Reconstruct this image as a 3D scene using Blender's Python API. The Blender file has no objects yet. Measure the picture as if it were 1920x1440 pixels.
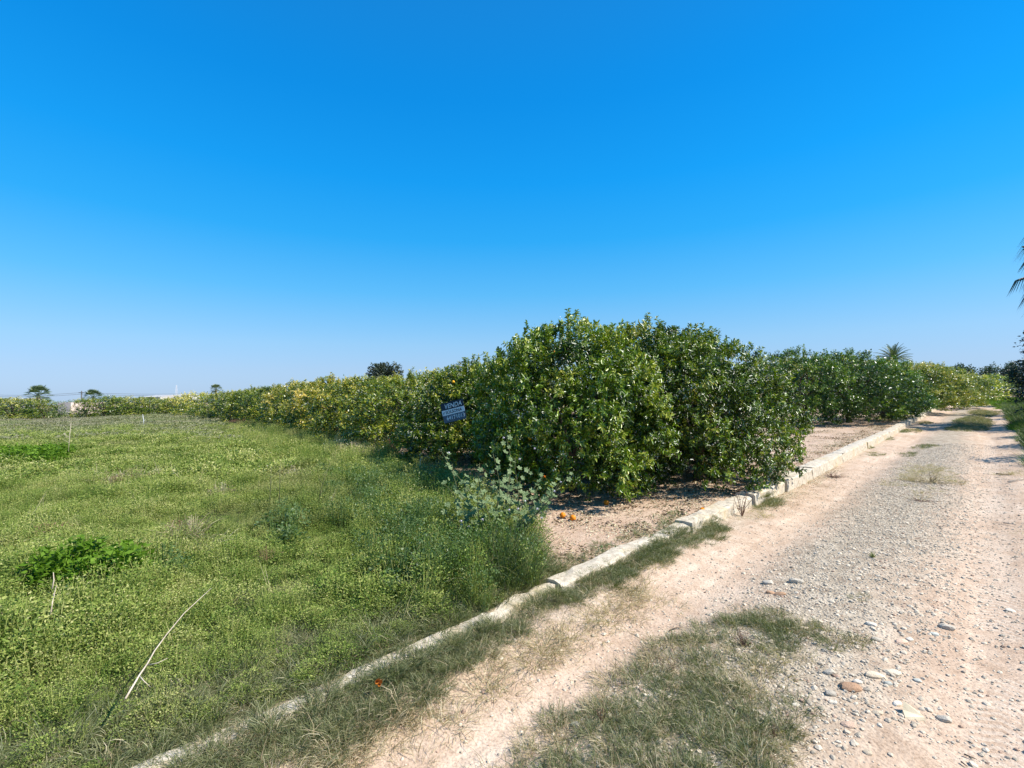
import bpy, math, random
import numpy as np
from mathutils import Matrix, Vector

random.seed(7)
RNG = np.random.default_rng(11)
SC = bpy.context.scene
COL = SC.collection
rad = math.radians

# ------------------------------------------------------------------ camera, sky, sun, exposure
F = 907.0                       # focal length in pixels of the 1920 px wide photograph
CAM = np.array([0.0, 0.0, 1.62])
PITCH, ROLL = 1.15, -0.6
cam_data = bpy.data.cameras.new('camera')
cam_data.sensor_width = 36.0
cam_data.lens = 36.0 * F / 1920.0
cam_data.clip_start = 0.05
cam_data.clip_end = 5000
cam = bpy.data.objects.new('camera', cam_data)
COL.objects.link(cam)
Rm = Matrix.Rotation(rad(90 + PITCH), 4, 'X') @ Matrix.Rotation(rad(ROLL), 4, 'Z')
cam.matrix_world = Matrix.Translation(Vector(CAM)) @ Rm
SC.camera = cam
R3 = np.array(Rm.to_3x3())

SUN_TO = Vector((0.97, -0.24, 0.0)).normalized()
SUN_EL = 47.0
world = bpy.data.worlds.new('World')
SC.world = world
world.use_nodes = True
wn = world.node_tree
wn.nodes.clear()
wo = wn.nodes.new('ShaderNodeOutputWorld')
bg = wn.nodes.new('ShaderNodeBackground')
bg.inputs['Strength'].default_value = 0.15
sky = wn.nodes.new('ShaderNodeTexSky')
sky.sky_type = 'NISHITA'
sky.sun_disc = False
sky.sun_elevation = rad(SUN_EL)
sky.sun_rotation = math.atan2(SUN_TO.x, SUN_TO.y)
sky.altitude = 30
sky.air_density = 1.0
sky.dust_density = 0.25
sky.ozone_density = 2.2
# the phone's vivid rendering of the blue: the sky texture graded by height above the horizon
tcw = wn.nodes.new('ShaderNodeTexCoord')
sepw = wn.nodes.new('ShaderNodeSeparateXYZ')
wn.links.new(tcw.outputs['Generated'], sepw.inputs[0])
cr = wn.nodes.new('ShaderNodeValToRGB')
stops = [(0.0, (.23, .325, .60)), (.05, (.29, .37, .555)), (.10, (.345, .45, .58)), (.20, (.205, .585, .74)), (.30, (.075, .63, .86)), (.40, (.03, .67, .98)), (.55, (.025, .65, 1.03)), (1.0, (.14, .60, .92))]
e_ = cr.color_ramp.elements
e_[0].position = 0.0; e_[0].color = (*stops[0][1], 1)
e_[1].position = 1.0; e_[1].color = (*stops[-1][1], 1)
for p_, c_ in stops[1:-1]:
    q_ = e_.new(p_); q_.color = (*c_, 1)
wn.links.new(sepw.outputs['Z'], cr.inputs[0])
mulw = wn.nodes.new('ShaderNodeMix'); mulw.data_type = 'RGBA'; mulw.blend_type = 'MULTIPLY'; mulw.inputs[0].default_value = 1.0
wn.links.new(sky.outputs[0], mulw.inputs[6]); wn.links.new(cr.outputs[0], mulw.inputs[7])
cr2 = wn.nodes.new('ShaderNodeValToRGB')
def lin_(c): return tuple(((v / 255) / 12.92 if v < 11 else ((v / 255 + .055) / 1.055) ** 2.4) / 2 ** .68 / .15 / 6 for v in c)
even = [(0.0, (186, 214, 244)), (.05, (178, 214, 250)), (.10, (156, 212, 255)), (.20, (98, 192, 255)), (.30, (50, 174, 254)), (.40, (26, 160, 250)), (.52, (14, 146, 238)), (.65, (22, 137, 224)), (1.0, (66, 134, 208))]
e2 = cr2.color_ramp.elements
e2[0].position = 0.0; e2[0].color = (*lin_(even[0][1]), 1)
e2[1].position = 1.0; e2[1].color = (*lin_(even[-1][1]), 1)
for p_, c_ in even[1:-1]:
    q_ = e2.new(p_); q_.color = (*lin_(c_), 1)
wn.links.new(sepw.outputs['Z'], cr2.inputs[0])
up6 = wn.nodes.new('ShaderNodeVectorMath'); up6.operation = 'SCALE'; up6.inputs['Scale'].default_value = 6.0
wn.links.new(cr2.outputs[0], up6.inputs[0])
half = wn.nodes.new('ShaderNodeMix'); half.data_type = 'RGBA'; half.inputs[0].default_value = 0.6
wn.links.new(mulw.outputs[2], half.inputs[6]); wn.links.new(up6.outputs[0], half.inputs[7])
wn.links.new(half.outputs[2], bg.inputs['Color'])
wn.links.new(bg.outputs[0], wo.inputs['Surface'])

sun_d = bpy.data.lights.new('sun', 'SUN')
sun_d.energy = 5.0
sun_d.angle = rad(0.55)
sun_d.color = (1.0, 0.955, 0.88)
sun = bpy.data.objects.new('sun', sun_d)
COL.objects.link(sun)
el = rad(SUN_EL)
sdir = Vector((SUN_TO.x * math.cos(el), SUN_TO.y * math.cos(el), math.sin(el)))
sun.rotation_euler = sdir.to_track_quat('Z', 'Y').to_euler()
sun.location = (20, -10, 30)

vs = SC.view_settings
vs.view_transform = 'Standard'
vs.look = 'None'
vs.gamma = 1.0
vs.use_curve_mapping = False
vs.exposure = 0.68
SC.cycles.max_bounces = 6
SC.cycles.diffuse_bounces = 2
SC.cycles.glossy_bounces = 2
SC.cycles.transmission_bounces = 4
SC.cycles.transparent_max_bounces = 8

# ------------------------------------------------------------------ the lie of the land
def ray(px, py):
    v = np.array([(px - 960.0) / F, -(py - 720.0) / F, -1.0])
    return R3 @ v

KD = np.array([0.7009, 0.7133])           # along the kerb, away from the camera
KN = np.array([-0.7133, 0.7009])          # from the road into the grove
K0 = np.array([0.0, 3.72])                # the kerb's field-side edge passes here

def st(x, y):
    dx, dy = np.asarray(x) - K0[0], np.asarray(y) - K0[1]
    return dx * KD[0] + dy * KD[1], dx * KN[0] + dy * KN[1]

def xy(s, t):
    return K0[0] + s * KD[0] + t * KN[0], K0[1] + s * KD[1] + t * KN[1]

def soft(v, w=4.0):
    return np.where(v < -w, 0, np.where(v > w, v, (v + w) ** 2 / (4 * w)))

def fbm(x, y, sc=1.0, seed=0):
    v = 0
    r = np.random.default_rng(100 + seed)
    for k in range(7):
        a = r.uniform(0, 2 * math.pi); fr = sc * (1.0 + 0.9 * k) ; ph = r.uniform(0, 6.28)
        v = v + np.sin((x * math.cos(a) + y * math.sin(a)) * fr + ph + 1.3 * np.sin((y * math.cos(a) - x * math.sin(a)) * fr * .7 + ph)) / (1 + .6 * k)
    return v / 3.0

def H(x, y):
    x = np.asarray(x, float); y = np.asarray(y, float)
    s, t = st(x, y)
    h = 0.013 * soft(s - 14) - 0.010 * soft(t - 12)
    far = np.clip((s - 70) / 30, 0, 1)
    h = np.where(s > 90, 0.013 * 76 + 0 * s - 0.010 * soft(t - 12), h)
    step = np.clip((t + 0.22) / 0.18, 0, 1)
    h = h + step * np.interp(s, [0, 3, 6, 8, 40], [.070, .075, .095, .12, .10])
    road = (1 - step)
    ruts = -0.045 * np.exp(-((t + .95) / .26) ** 2) - 0.045 * np.exp(-((t + 2.6) / .28) ** 2) + 0.025 * np.exp(-((t + 1.8) / .4) ** 2)
    h = h + road * .045 * np.exp(-((t + .36) / .14) ** 2) * np.clip((3.6 - s) / 1.5, 0, 1)
    h = h + road * ruts * np.exp(-((s / 60.0) ** 2))
    near = np.exp(-(x * x + y * y) / 900.0)
    h = h + near * (0.012 * fbm(x, y, 1.7, 1) + 0.006 * fbm(x, y, 5.0, 2)) * (0.5 + 0.9 * step)
    return h

def hit(px, py, dz=0.0):
    d = ray(px, py)
    tt = 0.5
    prev = tt
    while tt < 1500:
        p = CAM + d * tt
        if p[2] <= H(p[0], p[1]) + dz:
            a, b = prev, tt
            for _ in range(30):
                m = (a + b) / 2
                p = CAM + d * m
                if p[2] <= H(p[0], p[1]) + dz: b = m
                else: a = m
            p = CAM + d * b
            return np.array([p[0], p[1], p[2]])
        prev = tt
        tt *= 1.03
    p = CAM + d * 1500
    return p

def at(px, py, Y):
    d = ray(px, py)
    return CAM + d * (Y / d[1])

def poly(pts, dz=0.0):
    return np.array([hit(a, b, dz)[:2] for a, b in pts])

def inside(P, x, y):
    x = np.asarray(x); y = np.asarray(y)
    c = np.zeros(x.shape, bool)
    n = len(P)
    for i in range(n):
        x1, y1 = P[i]; x2, y2 = P[(i + 1) % n]
        cond = ((y1 > y) != (y2 > y)) & (x < (x2 - x1) * (y - y1) / (y2 - y1 + 1e-12) + x1)
        c ^= cond
    return c

def edge_dist(P, x, y):
    d = np.full(np.asarray(x).shape, 1e9)
    for i in range(len(P)):
        a = P[i]; b = P[(i + 1) % len(P)]
        ab = b - a
        tt = np.clip(((x - a[0]) * ab[0] + (y - a[1]) * ab[1]) / (ab @ ab + 1e-12), 0, 1)
        d = np.minimum(d, np.hypot(x - a[0] - tt * ab[0], y - a[1] - tt * ab[1]))
    return d

# ------------------------------------------------------------------ object helpers
def tag(o, label=None, cat=None, group=None, kind=None):
    if label: o['label'] = label
    if cat: o['category'] = cat
    if group: o['group'] = group
    if kind: o['kind'] = kind
    return o

def link(name, me, parent=None, loc=None):
    o = bpy.data.objects.new(name, me)
    COL.objects.link(o)
    if parent is not None: o.parent = parent
    if loc is not None: o.location = loc
    return o

def empty(name, loc, rz=0.0):
    o = bpy.data.objects.new(name, None)
    COL.objects.link(o)
    o.location = loc; o.rotation_euler = (0, 0, rz)
    o.empty_display_size = 0.2
    return o

def mesh_np(name, V, Fq, mats, tint=None, midx=None, smooth=False):
    """V (n,3), Fq: list of index tuples or (m,k) array."""
    me = bpy.data.meshes.new(name)
    V = np.asarray(V, np.float32)
    if isinstance(Fq, np.ndarray):
        m, k = Fq.shape
        me.vertices.add(len(V)); me.vertices.foreach_set('co', V.ravel())
        me.loops.add(m * k); me.loops.foreach_set('vertex_index', Fq.astype(np.int32).ravel())
        me.polygons.add(m)
        me.polygons.foreach_set('loop_start', np.arange(0, m * k, k, dtype=np.int32))
        me.polygons.foreach_set('loop_total', np.full(m, k, np.int32))
    else:
        me.from_pydata([tuple(v) for v in V], [], [tuple(f) for f in Fq])
    for mt in (mats if isinstance(mats, (list, tuple)) else [mats]):
        me.materials.append(mt)
    if midx is not None:
        me.polygons.foreach_set('material_index', np.asarray(midx, np.int32))
    if tint is not None:
        a = me.attributes.new('tint', 'FLOAT', 'POINT')
        a.data.foreach_set('value', np.asarray(tint, np.float32))
    me.update(calc_edges=True)
    if smooth:
        me.polygons.foreach_set('use_smooth', np.ones(len(me.polygons), bool))
    return me

class MB:
    """collects tubes, boxes and blades for one mesh"""
    def __init__(self): self.V = []; self.F = []; self.T = []; self.n = 0
    def add(self, V, Fs, t=0.5):
        V = [tuple(v) for v in V]
        self.V += V
        self.F += [tuple(i + self.n for i in f) for f in Fs]
        self.T += [t] * len(V); self.n += len(V)
    def tube(self, pts, rads, k=6, t=0.5, cap=True):
        pts = [Vector(p) for p in pts]
        ring = []
        V = []
        for i, p in enumerate(pts):
            d = (pts[min(i + 1, len(pts) - 1)] - pts[max(i - 1, 0)])
            if d.length < 1e-9: d = Vector((0, 0, 1))
            d.normalize()
            u = d.cross(Vector((0.31, 0.95, 0.05))).normalized(); w = d.cross(u)
            for j in range(k):
                a = 2 * math.pi * j / k
                V.append(p + (u * math.cos(a) + w * math.sin(a)) * rads[i])
        Fs = []
        for i in range(len(pts) - 1):
            for j in range(k):
                Fs.append((i * k + j, i * k + (j + 1) % k, (i + 1) * k + (j + 1) % k, (i + 1) * k + j))
        if cap:
            Fs.append(tuple(range(k))[::-1]); Fs.append(tuple((len(pts) - 1) * k + j for j in range(k)))
        self.add(V, Fs, t)
    def box(self, c, h, R=None, t=0.5):
        V = []
        for sx in (-1, 1):
            for sy in (-1, 1):
                for sz in (-1, 1):
                    v = Vector((sx * h[0], sy * h[1], sz * h[2]))
                    if R is not None: v = R @ v
                    V.append(v + Vector(c))
        self.add(V, [(0, 1, 3, 2), (4, 6, 7, 5), (0, 4, 5, 1), (2, 3, 7, 6), (0, 2, 6, 4), (1, 5, 7, 3)], t)
    def blade(self, p0, d, L, w, bend, t=0.5, seg=3):
        p = Vector(p0); d = Vector(d).normalized()
        side = d.cross(Vector((0, 0, 1)))
        if side.length < 1e-3: side = Vector((1, 0, 0))
        side.normalize()
        a = random.uniform(0, math.pi)
        side = (side * math.cos(a) + d.cross(side) * math.sin(a)).normalized()
        V = []; Fs = []
        for i in range(seg + 1):
            f = i / seg
            ww = w * (1 - f) ** 0.7 * (1.0 if i else 0.8)
            if i < seg:
                V += [p - side * ww / 2, p + side * ww / 2]
            else:
                V += [p]
            dd = (d + Vector((0, 0, -bend * f * 1.6)) + Vector((d.x, d.y, 0)) * bend * f).normalized()
            p = p + dd * (L / seg)
        for i in range(seg - 1):
            Fs.append((2 * i, 2 * i + 1, 2 * i + 3, 2 * i + 2))
        Fs.append((2 * seg - 2, 2 * seg - 1, 2 * seg))
        self.add(V, Fs, t)
    def mesh(self, name, mats, smooth=False):
        return mesh_np(name, np.array(self.V), self.F, mats, self.T, smooth=smooth)

# ------------------------------------------------------------------ materials
def newmat(name):
    m = bpy.data.materials.new(name); m.use_nodes = True
    nt = m.node_tree; nt.nodes.clear()
    return m, nt, nt.nodes, nt.links

def ramp(N, stops, interp='LINEAR'):
    r = N.new('ShaderNodeValToRGB'); r.color_ramp.interpolation = interp
    e = r.color_ramp.elements
    while len(e) > 1: e.remove(e[0])
    e[0].position = stops[0][0]; e[0].color = (*stops[0][1], 1)
    for p, c in stops[1:]:
        x = e.new(p); x.color = (*c, 1)
    return r

def noise(N, L, coord, scale, detail=4, rough=0.55, dist=0.0):
    n = N.new('ShaderNodeTexNoise'); n.inputs['Scale'].default_value = scale
    n.inputs['Detail'].default_value = detail; n.inputs['Roughness'].default_value = rough
    n.inputs['Distortion'].default_value = dist
    if coord is not None: L.new(coord, n.inputs['Vector'])
    return n

def math_n(N, L, op, a, b=None, c=None):
    m = N.new('ShaderNodeMath'); m.operation = op
    for i, v in enumerate((a, b, c)):
        if v is None: continue
        if isinstance(v, (int, float)): m.inputs[i].default_value = v
        else: L.new(v, m.inputs[i])
    return m.outputs[0]

def mixc(N, L, fac, a, b, mode='MIX'):
    m = N.new('ShaderNodeMix'); m.data_type = 'RGBA'; m.blend_type = mode
    for s, v in ((0, fac), (6, a), (7, b)):
        if isinstance(v, (int, float)): m.inputs[s].default_value = v
        elif isinstance(v, tuple): m.inputs[s].default_value = (*v, 1)
        else: L.new(v, m.inputs[s])
    return m.outputs[2]

def leaf_mat(name, stops, trans=0.3, rough=0.42, spec=0.5, patch=None, patch_scale=0.5, patch_lo=.45, patch_hi=.62, objcol=True, vary=0.35, tcol=(1.5, 1.7, 0.5)):
    """foliage: colour from the per-leaf attribute 'tint', the object's own tint and world patches"""
    m, nt, N, L = newmat(name)
    at_ = N.new('ShaderNodeAttribute'); at_.attribute_name = 'tint'
    geo = N.new('ShaderNodeNewGeometry')
    oi = N.new('ShaderNodeObjectInfo')
    nz = noise(N, L, geo.outputs['Position'], 1.7, 2)
    f = math_n(N, L, 'ADD', at_.outputs['Fac'], math_n(N, L, 'MULTIPLY', math_n(N, L, 'SUBTRACT', nz.outputs['Fac'], 0.5), vary))
    f = math_n(N, L, 'ADD', f, math_n(N, L, 'MULTIPLY', math_n(N, L, 'SUBTRACT', oi.outputs['Random'], 0.5), vary * .6))
    r = ramp(N, stops); L.new(f, r.inputs[0])
    c = r.outputs[0]
    if patch is not None:
        pn = noise(N, L, geo.outputs['Position'], patch_scale, 3, 0.6)
        pr = ramp(N, [(patch_lo, (0, 0, 0)), (patch_hi, (1, 1, 1))]); L.new(pn.outputs['Fac'], pr.inputs[0])
        c = mixc(N, L, pr.outputs[0], c, patch)
    if objcol:
        c = mixc(N, L, 1.0, c, oi.outputs['Color'], 'MULTIPLY')
    p = N.new('ShaderNodeBsdfPrincipled')
    L.new(c, p.inputs['Base Color']); p.inputs['Roughness'].default_value = rough
    p.inputs['Specular IOR Level'].default_value = spec
    t = N.new('ShaderNodeBsdfTranslucent')
    L.new(mixc(N, L, 1.0, c, tcol, 'MULTIPLY'), t.inputs['Color'])
    mx = N.new('ShaderNodeMixShader'); mx.inputs[0].default_value = trans
    L.new(p.outputs[0], mx.inputs[1]); L.new(t.outputs[0], mx.inputs[2])
    o = N.new('ShaderNodeOutputMaterial'); L.new(mx.outputs[0], o.inputs['Surface'])
    return m

def simple_mat(name, c1, c2, scale=8.0, rough=0.85, bump=0.3, obj=True, tint=False, detail=6):
    m, nt, N, L = newmat(name)
    tc = N.new('ShaderNodeTexCoord')
    n = noise(N, L, tc.outputs['Object'], scale, detail)
    r = ramp(N, [(.3, c1), (.7, c2)]); L.new(n.outputs['Fac'], r.inputs[0])
    c = r.outputs[0]
    oi = N.new('ShaderNodeObjectInfo')
    if tint:
        v = math_n(N, L, 'MULTIPLY_ADD', oi.outputs['Random'], 0.7, 0.65)
        mm = N.new('ShaderNodeVectorMath'); mm.operation = 'SCALE'; L.new(c, mm.inputs[0]); L.new(v, mm.inputs['Scale'])
        c = mm.outputs[0]
    c = mixc(N, L, 1.0, c, oi.outputs['Color'], 'MULTIPLY')
    p = N.new('ShaderNodeBsdfPrincipled'); L.new(c, p.inputs['Base Color']); p.inputs['Roughness'].default_value = rough
    p.inputs['Specular IOR Level'].default_value = 0.15
    if bump:
        b = N.new('ShaderNodeBump'); b.inputs['Strength'].default_value = bump; b.inputs['Distance'].default_value = 0.01
        L.new(n.outputs['Fac'], b.inputs['Height']); L.new(b.outputs[0], p.inputs['Normal'])
    o = N.new('ShaderNodeOutputMaterial'); L.new(p.outputs[0], o.inputs['Surface'])
    return m

M = {}
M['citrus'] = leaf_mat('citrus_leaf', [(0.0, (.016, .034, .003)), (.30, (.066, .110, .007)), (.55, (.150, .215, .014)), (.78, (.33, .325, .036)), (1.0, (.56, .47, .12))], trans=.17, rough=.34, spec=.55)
M['blossom'] = simple_mat('blossom_petal', (.62, .58, .42), (.78, .75, .62), 30, .7, 0)
M['dark_leaf'] = leaf_mat('dark_tree_leaf', [(0, (.012, .026, .012)), (.6, (.028, .055, .022)), (1, (.07, .11, .04))], trans=.2, rough=.5)
M['pine'] = leaf_mat('pine_needles', [(0, (.02, .035, .018)), (.6, (.045, .065, .03)), (1, (.09, .11, .05))], trans=.1, rough=.6)
M['palm'] = leaf_mat('palm_leaf', [(0, (.05, .08, .03)), (.6, (.11, .15, .07)), (1, (.20, .22, .11))], trans=.15, rough=.45)
M['dry_palm'] = leaf_mat('dry_palm_leaf', [(0, (.05, .035, .025)), (.6, (.12, .085, .05)), (1, (.2, .15, .09))], trans=.1, rough=.7)
M['weed'] = leaf_mat('weed_leaf', [(0.0, (.040, .078, .012)), (.33, (.105, .165, .026)), (.62, (.225, .275, .058)), (.86, (.35, .36, .11)), (1, (.46, .43, .18))], trans=.2, rough=.65, vary=.7, patch=(.17, .15, .08), patch_scale=.42, patch_lo=.54, patch_hi=.8, spec=.15)
M['weed_far'] = leaf_mat('far_weed_leaf', [(0.0, (.08, .10, .04)), (.5, (.19, .21, .085)), (1, (.32, .31, .16))], trans=.25, rough=.7, patch=(.27, .235, .17), patch_scale=.16, patch_lo=.42, patch_hi=.66, spec=.3)
M['nettle'] = leaf_mat('bright_weed_leaf', [(0.0, (.04, .08, .005)), (.5, (.085, .165, .010)), (1, (.17, .28, .03))], trans=.25, rough=.65, spec=.15)
M['clover'] = leaf_mat('blue_green_weed', [(0.0, (.03, .065, .015)), (.5, (.075, .13, .03)), (1, (.16, .22, .07))], trans=.3, rough=.5)
M['grass'] = leaf_mat('grass_blade', [(0.0, (.025, .05, .014)), (.5, (.06, .10, .028)), (.8, (.12, .15, .05)), (1, (.3, .26, .12))], trans=.25, rough=.5)
M['turf'] = leaf_mat('creeping_grass', [(0.0, (.055, .068, .022)), (.45, (.14, .16, .056)), (.8, (.28, .26, .13)), (1, (.46, .40, .24))], trans=.2, rough=.55)
M['straw'] = leaf_mat('dry_straw', [(0.0, (.20, .14, .07)), (.5, (.40, .31, .18)), (1, (.60, .51, .34))], trans=.2, rough=.6)
M['litter'] = leaf_mat('dead_leaf', [(0.0, (.07, .045, .028)), (.35, (.22, .15, .08)), (.6, (.46, .38, .22)), (1, (.62, .56, .38))], trans=.1, rough=.6, tcol=(1.2, 1.0, .7))
M['mallow'] = leaf_mat('mallow_leaf', [(0.0, (.07, .11, .035)), (.5, (.17, .23, .09)), (1, (.28, .33, .16))], trans=.3, rough=.6, tcol=(1.1, 1.4, .6))
M['petal'] = simple_mat('pale_petal', (.6, .52, .58), (.8, .76, .8), 30, .7, 0)
M['red_weed'] = leaf_mat('reddish_weed', [(0, (.07, .03, .022)), (.6, (.16, .075, .05)), (1, (.3, .18, .09))], trans=.15, rough=.6, tcol=(1.2, .9, .7))
M['stem'] = simple_mat('green_stem', (.07, .09, .035), (.14, .13, .06), 20, .7, .2)
M['bark'] = simple_mat('citrus_bark', (.06, .045, .035), (.15, .12, .09), 14, .9, .6)
M['dry_wood'] = simple_mat('bleached_stick', (.42, .33, .24), (.62, .52, .40), 18, .8, .4)
M['orange'] = simple_mat('orange_peel', (.72, .20, .012), (.80, .28, .02), 40, .42, .15)
M['stone'] = simple_mat('stone', (.42, .35, .27), (.66, .57, .46), 9, .85, .5, tint=True)
M['gravel'] = simple_mat('gravel_stone', (.38, .305, .215), (.68, .575, .44), 20, .9, .3, tint=True)
M['clod'] = simple_mat('red_clod', (.38, .25, .17), (.52, .36, .26), 20, .95, .5, tint=True)
M['wall'] = simple_mat('pale_pink_render', (.62, .47, .40), (.74, .58, .50), 3, .9, .1)
M['white'] = simple_mat('white_wall', (.42, .42, .42), (.50, .49, .48), 1.5, .8, .05)
M['greyroof'] = simple_mat('grey_roof', (.36, .35, .34), (.46, .44, .43), 1.5, .8, .05)
M['window'] = simple_mat('dark_window', (.03, .035, .04), (.05, .055, .06), 2, .3, 0)
M['pole'] = simple_mat('grey_pole', (.14, .13, .12), (.2, .19, .18), 2, .8, 0)
M['mast'] = simple_mat('pale_steel', (.55, .56, .58), (.66, .67, .7), 2, .6, 0)
M['navy'] = simple_mat('navy_print', (.02, .035, .055), (.03, .05, .075), 6, .45, 0)
M['slate'] = simple_mat('slate_blue_print', (.10, .125, .16), (.12, .145, .19), 6, .5, 0)
M['signwhite'] = simple_mat('white_print', (.74, .76, .78), (.82, .83, .84), 6, .5, 0)

def ground_mat():
    """bare grove soil: pinkish beige earth with darker crumbs and dry debris"""
    m, nt, N, L = newmat('grove_soil')
    g = N.new('ShaderNodeNewGeometry'); P = g.outputs['Position']
    n1 = noise(N, L, P, .7, 5, .6); n2 = noise(N, L, P, 9, 6, .65); n3 = noise(N, L, P, 60, 3, .6)
    base = ramp(N, [(.3, (.40, .265, .175)), (.5, (.53, .38, .27)), (.7, (.62, .49, .37))])
    L.new(math_n(N, L, 'MULTIPLY_ADD', n2.outputs['Fac'], .5, math_n(N, L, 'MULTIPLY', n1.outputs['Fac'], .5)), base.inputs[0])
    cr = ramp(N, [(.36, (.55, .5, .45)), (.52, (1, 1, 1))]); L.new(n3.outputs['Fac'], cr.inputs[0])
    c = mixc(N, L, 1.0, base.outputs[0], cr.outputs[0], 'MULTIPLY')
    # weedy field earth, greener and browner, where the vertex attribute says so
    a = N.new('ShaderNodeAttribute'); a.attribute_name = 'tint'
    fc = ramp(N, [(.35, (.050, .060, .022)), (.6, (.11, .105, .05)), (.8, (.17, .135, .085))]); L.new(n2.outputs['Fac'], fc.inputs[0])
    c = mixc(N, L, a.outputs['Fac'], c, fc.outputs[0])
    p = N.new('ShaderNodeBsdfPrincipled'); L.new(c, p.inputs['Base Color']); p.inputs['Roughness'].default_value = .95
    p.inputs['Specular IOR Level'].default_value = .15
    b = N.new('ShaderNodeBump'); b.inputs['Strength'].default_value = .7; b.inputs['Distance'].default_value = .03
    L.new(math_n(N, L, 'ADD', n2.outputs['Fac'], math_n(N, L, 'MULTIPLY', n3.outputs['Fac'], .35)), b.inputs['Height'])
    L.new(b.outputs[0], p.inputs['Normal'])
    o = N.new('ShaderNodeOutputMaterial'); L.new(p.outputs[0], o.inputs['Surface'])
    return m

def road_mat():
    """dirt track: beaten pinkish wheel tracks, greyer stony middle, tyre prints"""
    m, nt, N, L = newmat('dirt_track')
    g = N.new('ShaderNodeNewGeometry'); P = g.outputs['Position']
    a = N.new('ShaderNodeAttribute'); a.attribute_name = 'road_uv'
    sp = N.new('ShaderNodeSeparateXYZ'); L.new(a.outputs['Vector'], sp.inputs[0])
    T = sp.outputs[1]; S = sp.outputs[0]
    n1 = noise(N, L, P, .8, 5, .6); n2 = noise(N, L, P, 6, 6, .6, .3); n3 = noise(N, L, P, 70, 3, .6); n4 = noise(N, L, P, 22, 5, .6)
    pink = ramp(N, [(.28, (.34, .225, .145)), (.5, (.49, .355, .25)), (.72, (.59, .47, .355))]); L.new(math_n(N, L, 'MULTIPLY_ADD', n2.outputs['Fac'], .55, math_n(N, L, 'MULTIPLY', n1.outputs['Fac'], .45)), pink.inputs[0])
    grey = ramp(N, [(.32, (.27, .205, .145)), (.5, (.40, .325, .235)), (.68, (.52, .435, .33))]); L.new(n2.outputs['Fac'], grey.inputs[0])
    # wheel tracks run along the track at t = -0.95 and t = -2.6
    def band(c0, w):
        d = math_n(N, L, 'ABSOLUTE', math_n(N, L, 'ADD', math_n(N, L, 'ADD', T, -c0), math_n(N, L, 'MULTIPLY', math_n(N, L, 'SUBTRACT', n1.outputs['Fac'], .5), .9)))
        mr = N.new('ShaderNodeMapRange'); mr.inputs['From Min'].default_value = w * .45; mr.inputs['From Max'].default_value = w * 1.2
        mr.inputs['To Min'].default_value = 1; mr.inputs['To Max'].default_value = 0
        L.new(d, mr.inputs['Value']); return mr.outputs[0]
    k = math_n(N, L, 'MAXIMUM', band(-0.75, .55), band(-2.75, .75))
    c = mixc(N, L, k, grey.outputs[0], pink.outputs[0])
    # pale worn streaks and faint tyre tread in the right track
    mp = N.new('ShaderNodeCombineXYZ'); L.new(math_n(N, L, 'MULTIPLY', S, .5), mp.inputs[0]); L.new(math_n(N, L, 'MULTIPLY', T, 7), mp.inputs[1])
    st_ = noise(N, L, mp.outputs[0], 1.0, 3, .6)
    sr = ramp(N, [(.5, (1, 1, 1)), (.66, (1.18, 1.2, 1.22))]); L.new(st_.outputs['Fac'], sr.inputs[0])
    c = mixc(N, L, k, c, mixc(N, L, 1.0, c, sr.outputs[0], 'MULTIPLY'))
    # tyre tread pressed across the right wheel track
    tb = N.new('ShaderNodeMapRange'); tb.inputs['From Min'].default_value = .10; tb.inputs['From Max'].default_value = .15; tb.inputs['To Min'].default_value = 1; tb.inputs['To Max'].default_value = 0
    L.new(math_n(N, L, 'ABSOLUTE', math_n(N, L, 'ADD', T, 2.62)), tb.inputs['Value'])
    wv = math_n(N, L, 'SINE', math_n(N, L, 'MULTIPLY_ADD', S, 95.0, math_n(N, L, 'MULTIPLY', math_n(N, L, 'ABSOLUTE', math_n(N, L, 'ADD', T, 2.62)), 70.0)))
    tread = math_n(N, L, 'MULTIPLY', math_n(N, L, 'MULTIPLY', tb.outputs[0], math_n(N, L, 'GREATER_THAN', wv, 0.0)), math_n(N, L, 'GREATER_THAN', n1.outputs['Fac'], .47))
    c = mixc(N, L, math_n(N, L, 'MULTIPLY', tread, .35), c, (.62, .52, .41))
    cr = ramp(N, [(.34, (.62, .58, .55)), (.5, (1, 1, 1)), (.72, (1.15, 1.15, 1.15))]); L.new(n3.outputs['Fac'], cr.inputs[0])
    c = mixc(N, L, .75, c, mixc(N, L, 1.0, c, cr.outputs[0], 'MULTIPLY'))
    # stony relief outside the wheel tracks
    v = N.new('ShaderNodeTexVoronoi'); v.inputs['Scale'].default_value = 42; L.new(P, v.inputs['Vector'])
    vr = ramp(N, [(.15, (1, 1, 1)), (.5, (0, 0, 0))]); L.new(v.outputs['Distance'], vr.inputs[0])
    inv = math_n(N, L, 'SUBTRACT', 1.0, math_n(N, L, 'MULTIPLY', k, .85))
    hgt = math_n(N, L, 'ADD', math_n(N, L, 'MULTIPLY', math_n(N, L, 'MULTIPLY', vr.outputs[0], inv), .5), math_n(N, L, 'ADD', n4.outputs['Fac'], math_n(N, L, 'MULTIPLY', n3.outputs['Fac'], .3)))
    p = N.new('ShaderNodeBsdfPrincipled'); L.new(c, p.inputs['Base Color']); p.inputs['Roughness'].default_value = .95
    p.inputs['Specular IOR Level'].default_value = .15
    b = N.new('ShaderNodeBump'); b.inputs['Strength'].default_value = .6; b.inputs['Distance'].default_value = .02
    L.new(hgt, b.inputs['Height']); L.new(b.outputs[0], p.inputs['Normal'])
    o = N.new('ShaderNodeOutputMaterial'); L.new(p.outputs[0], o.inputs['Surface'])
    return m

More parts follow.
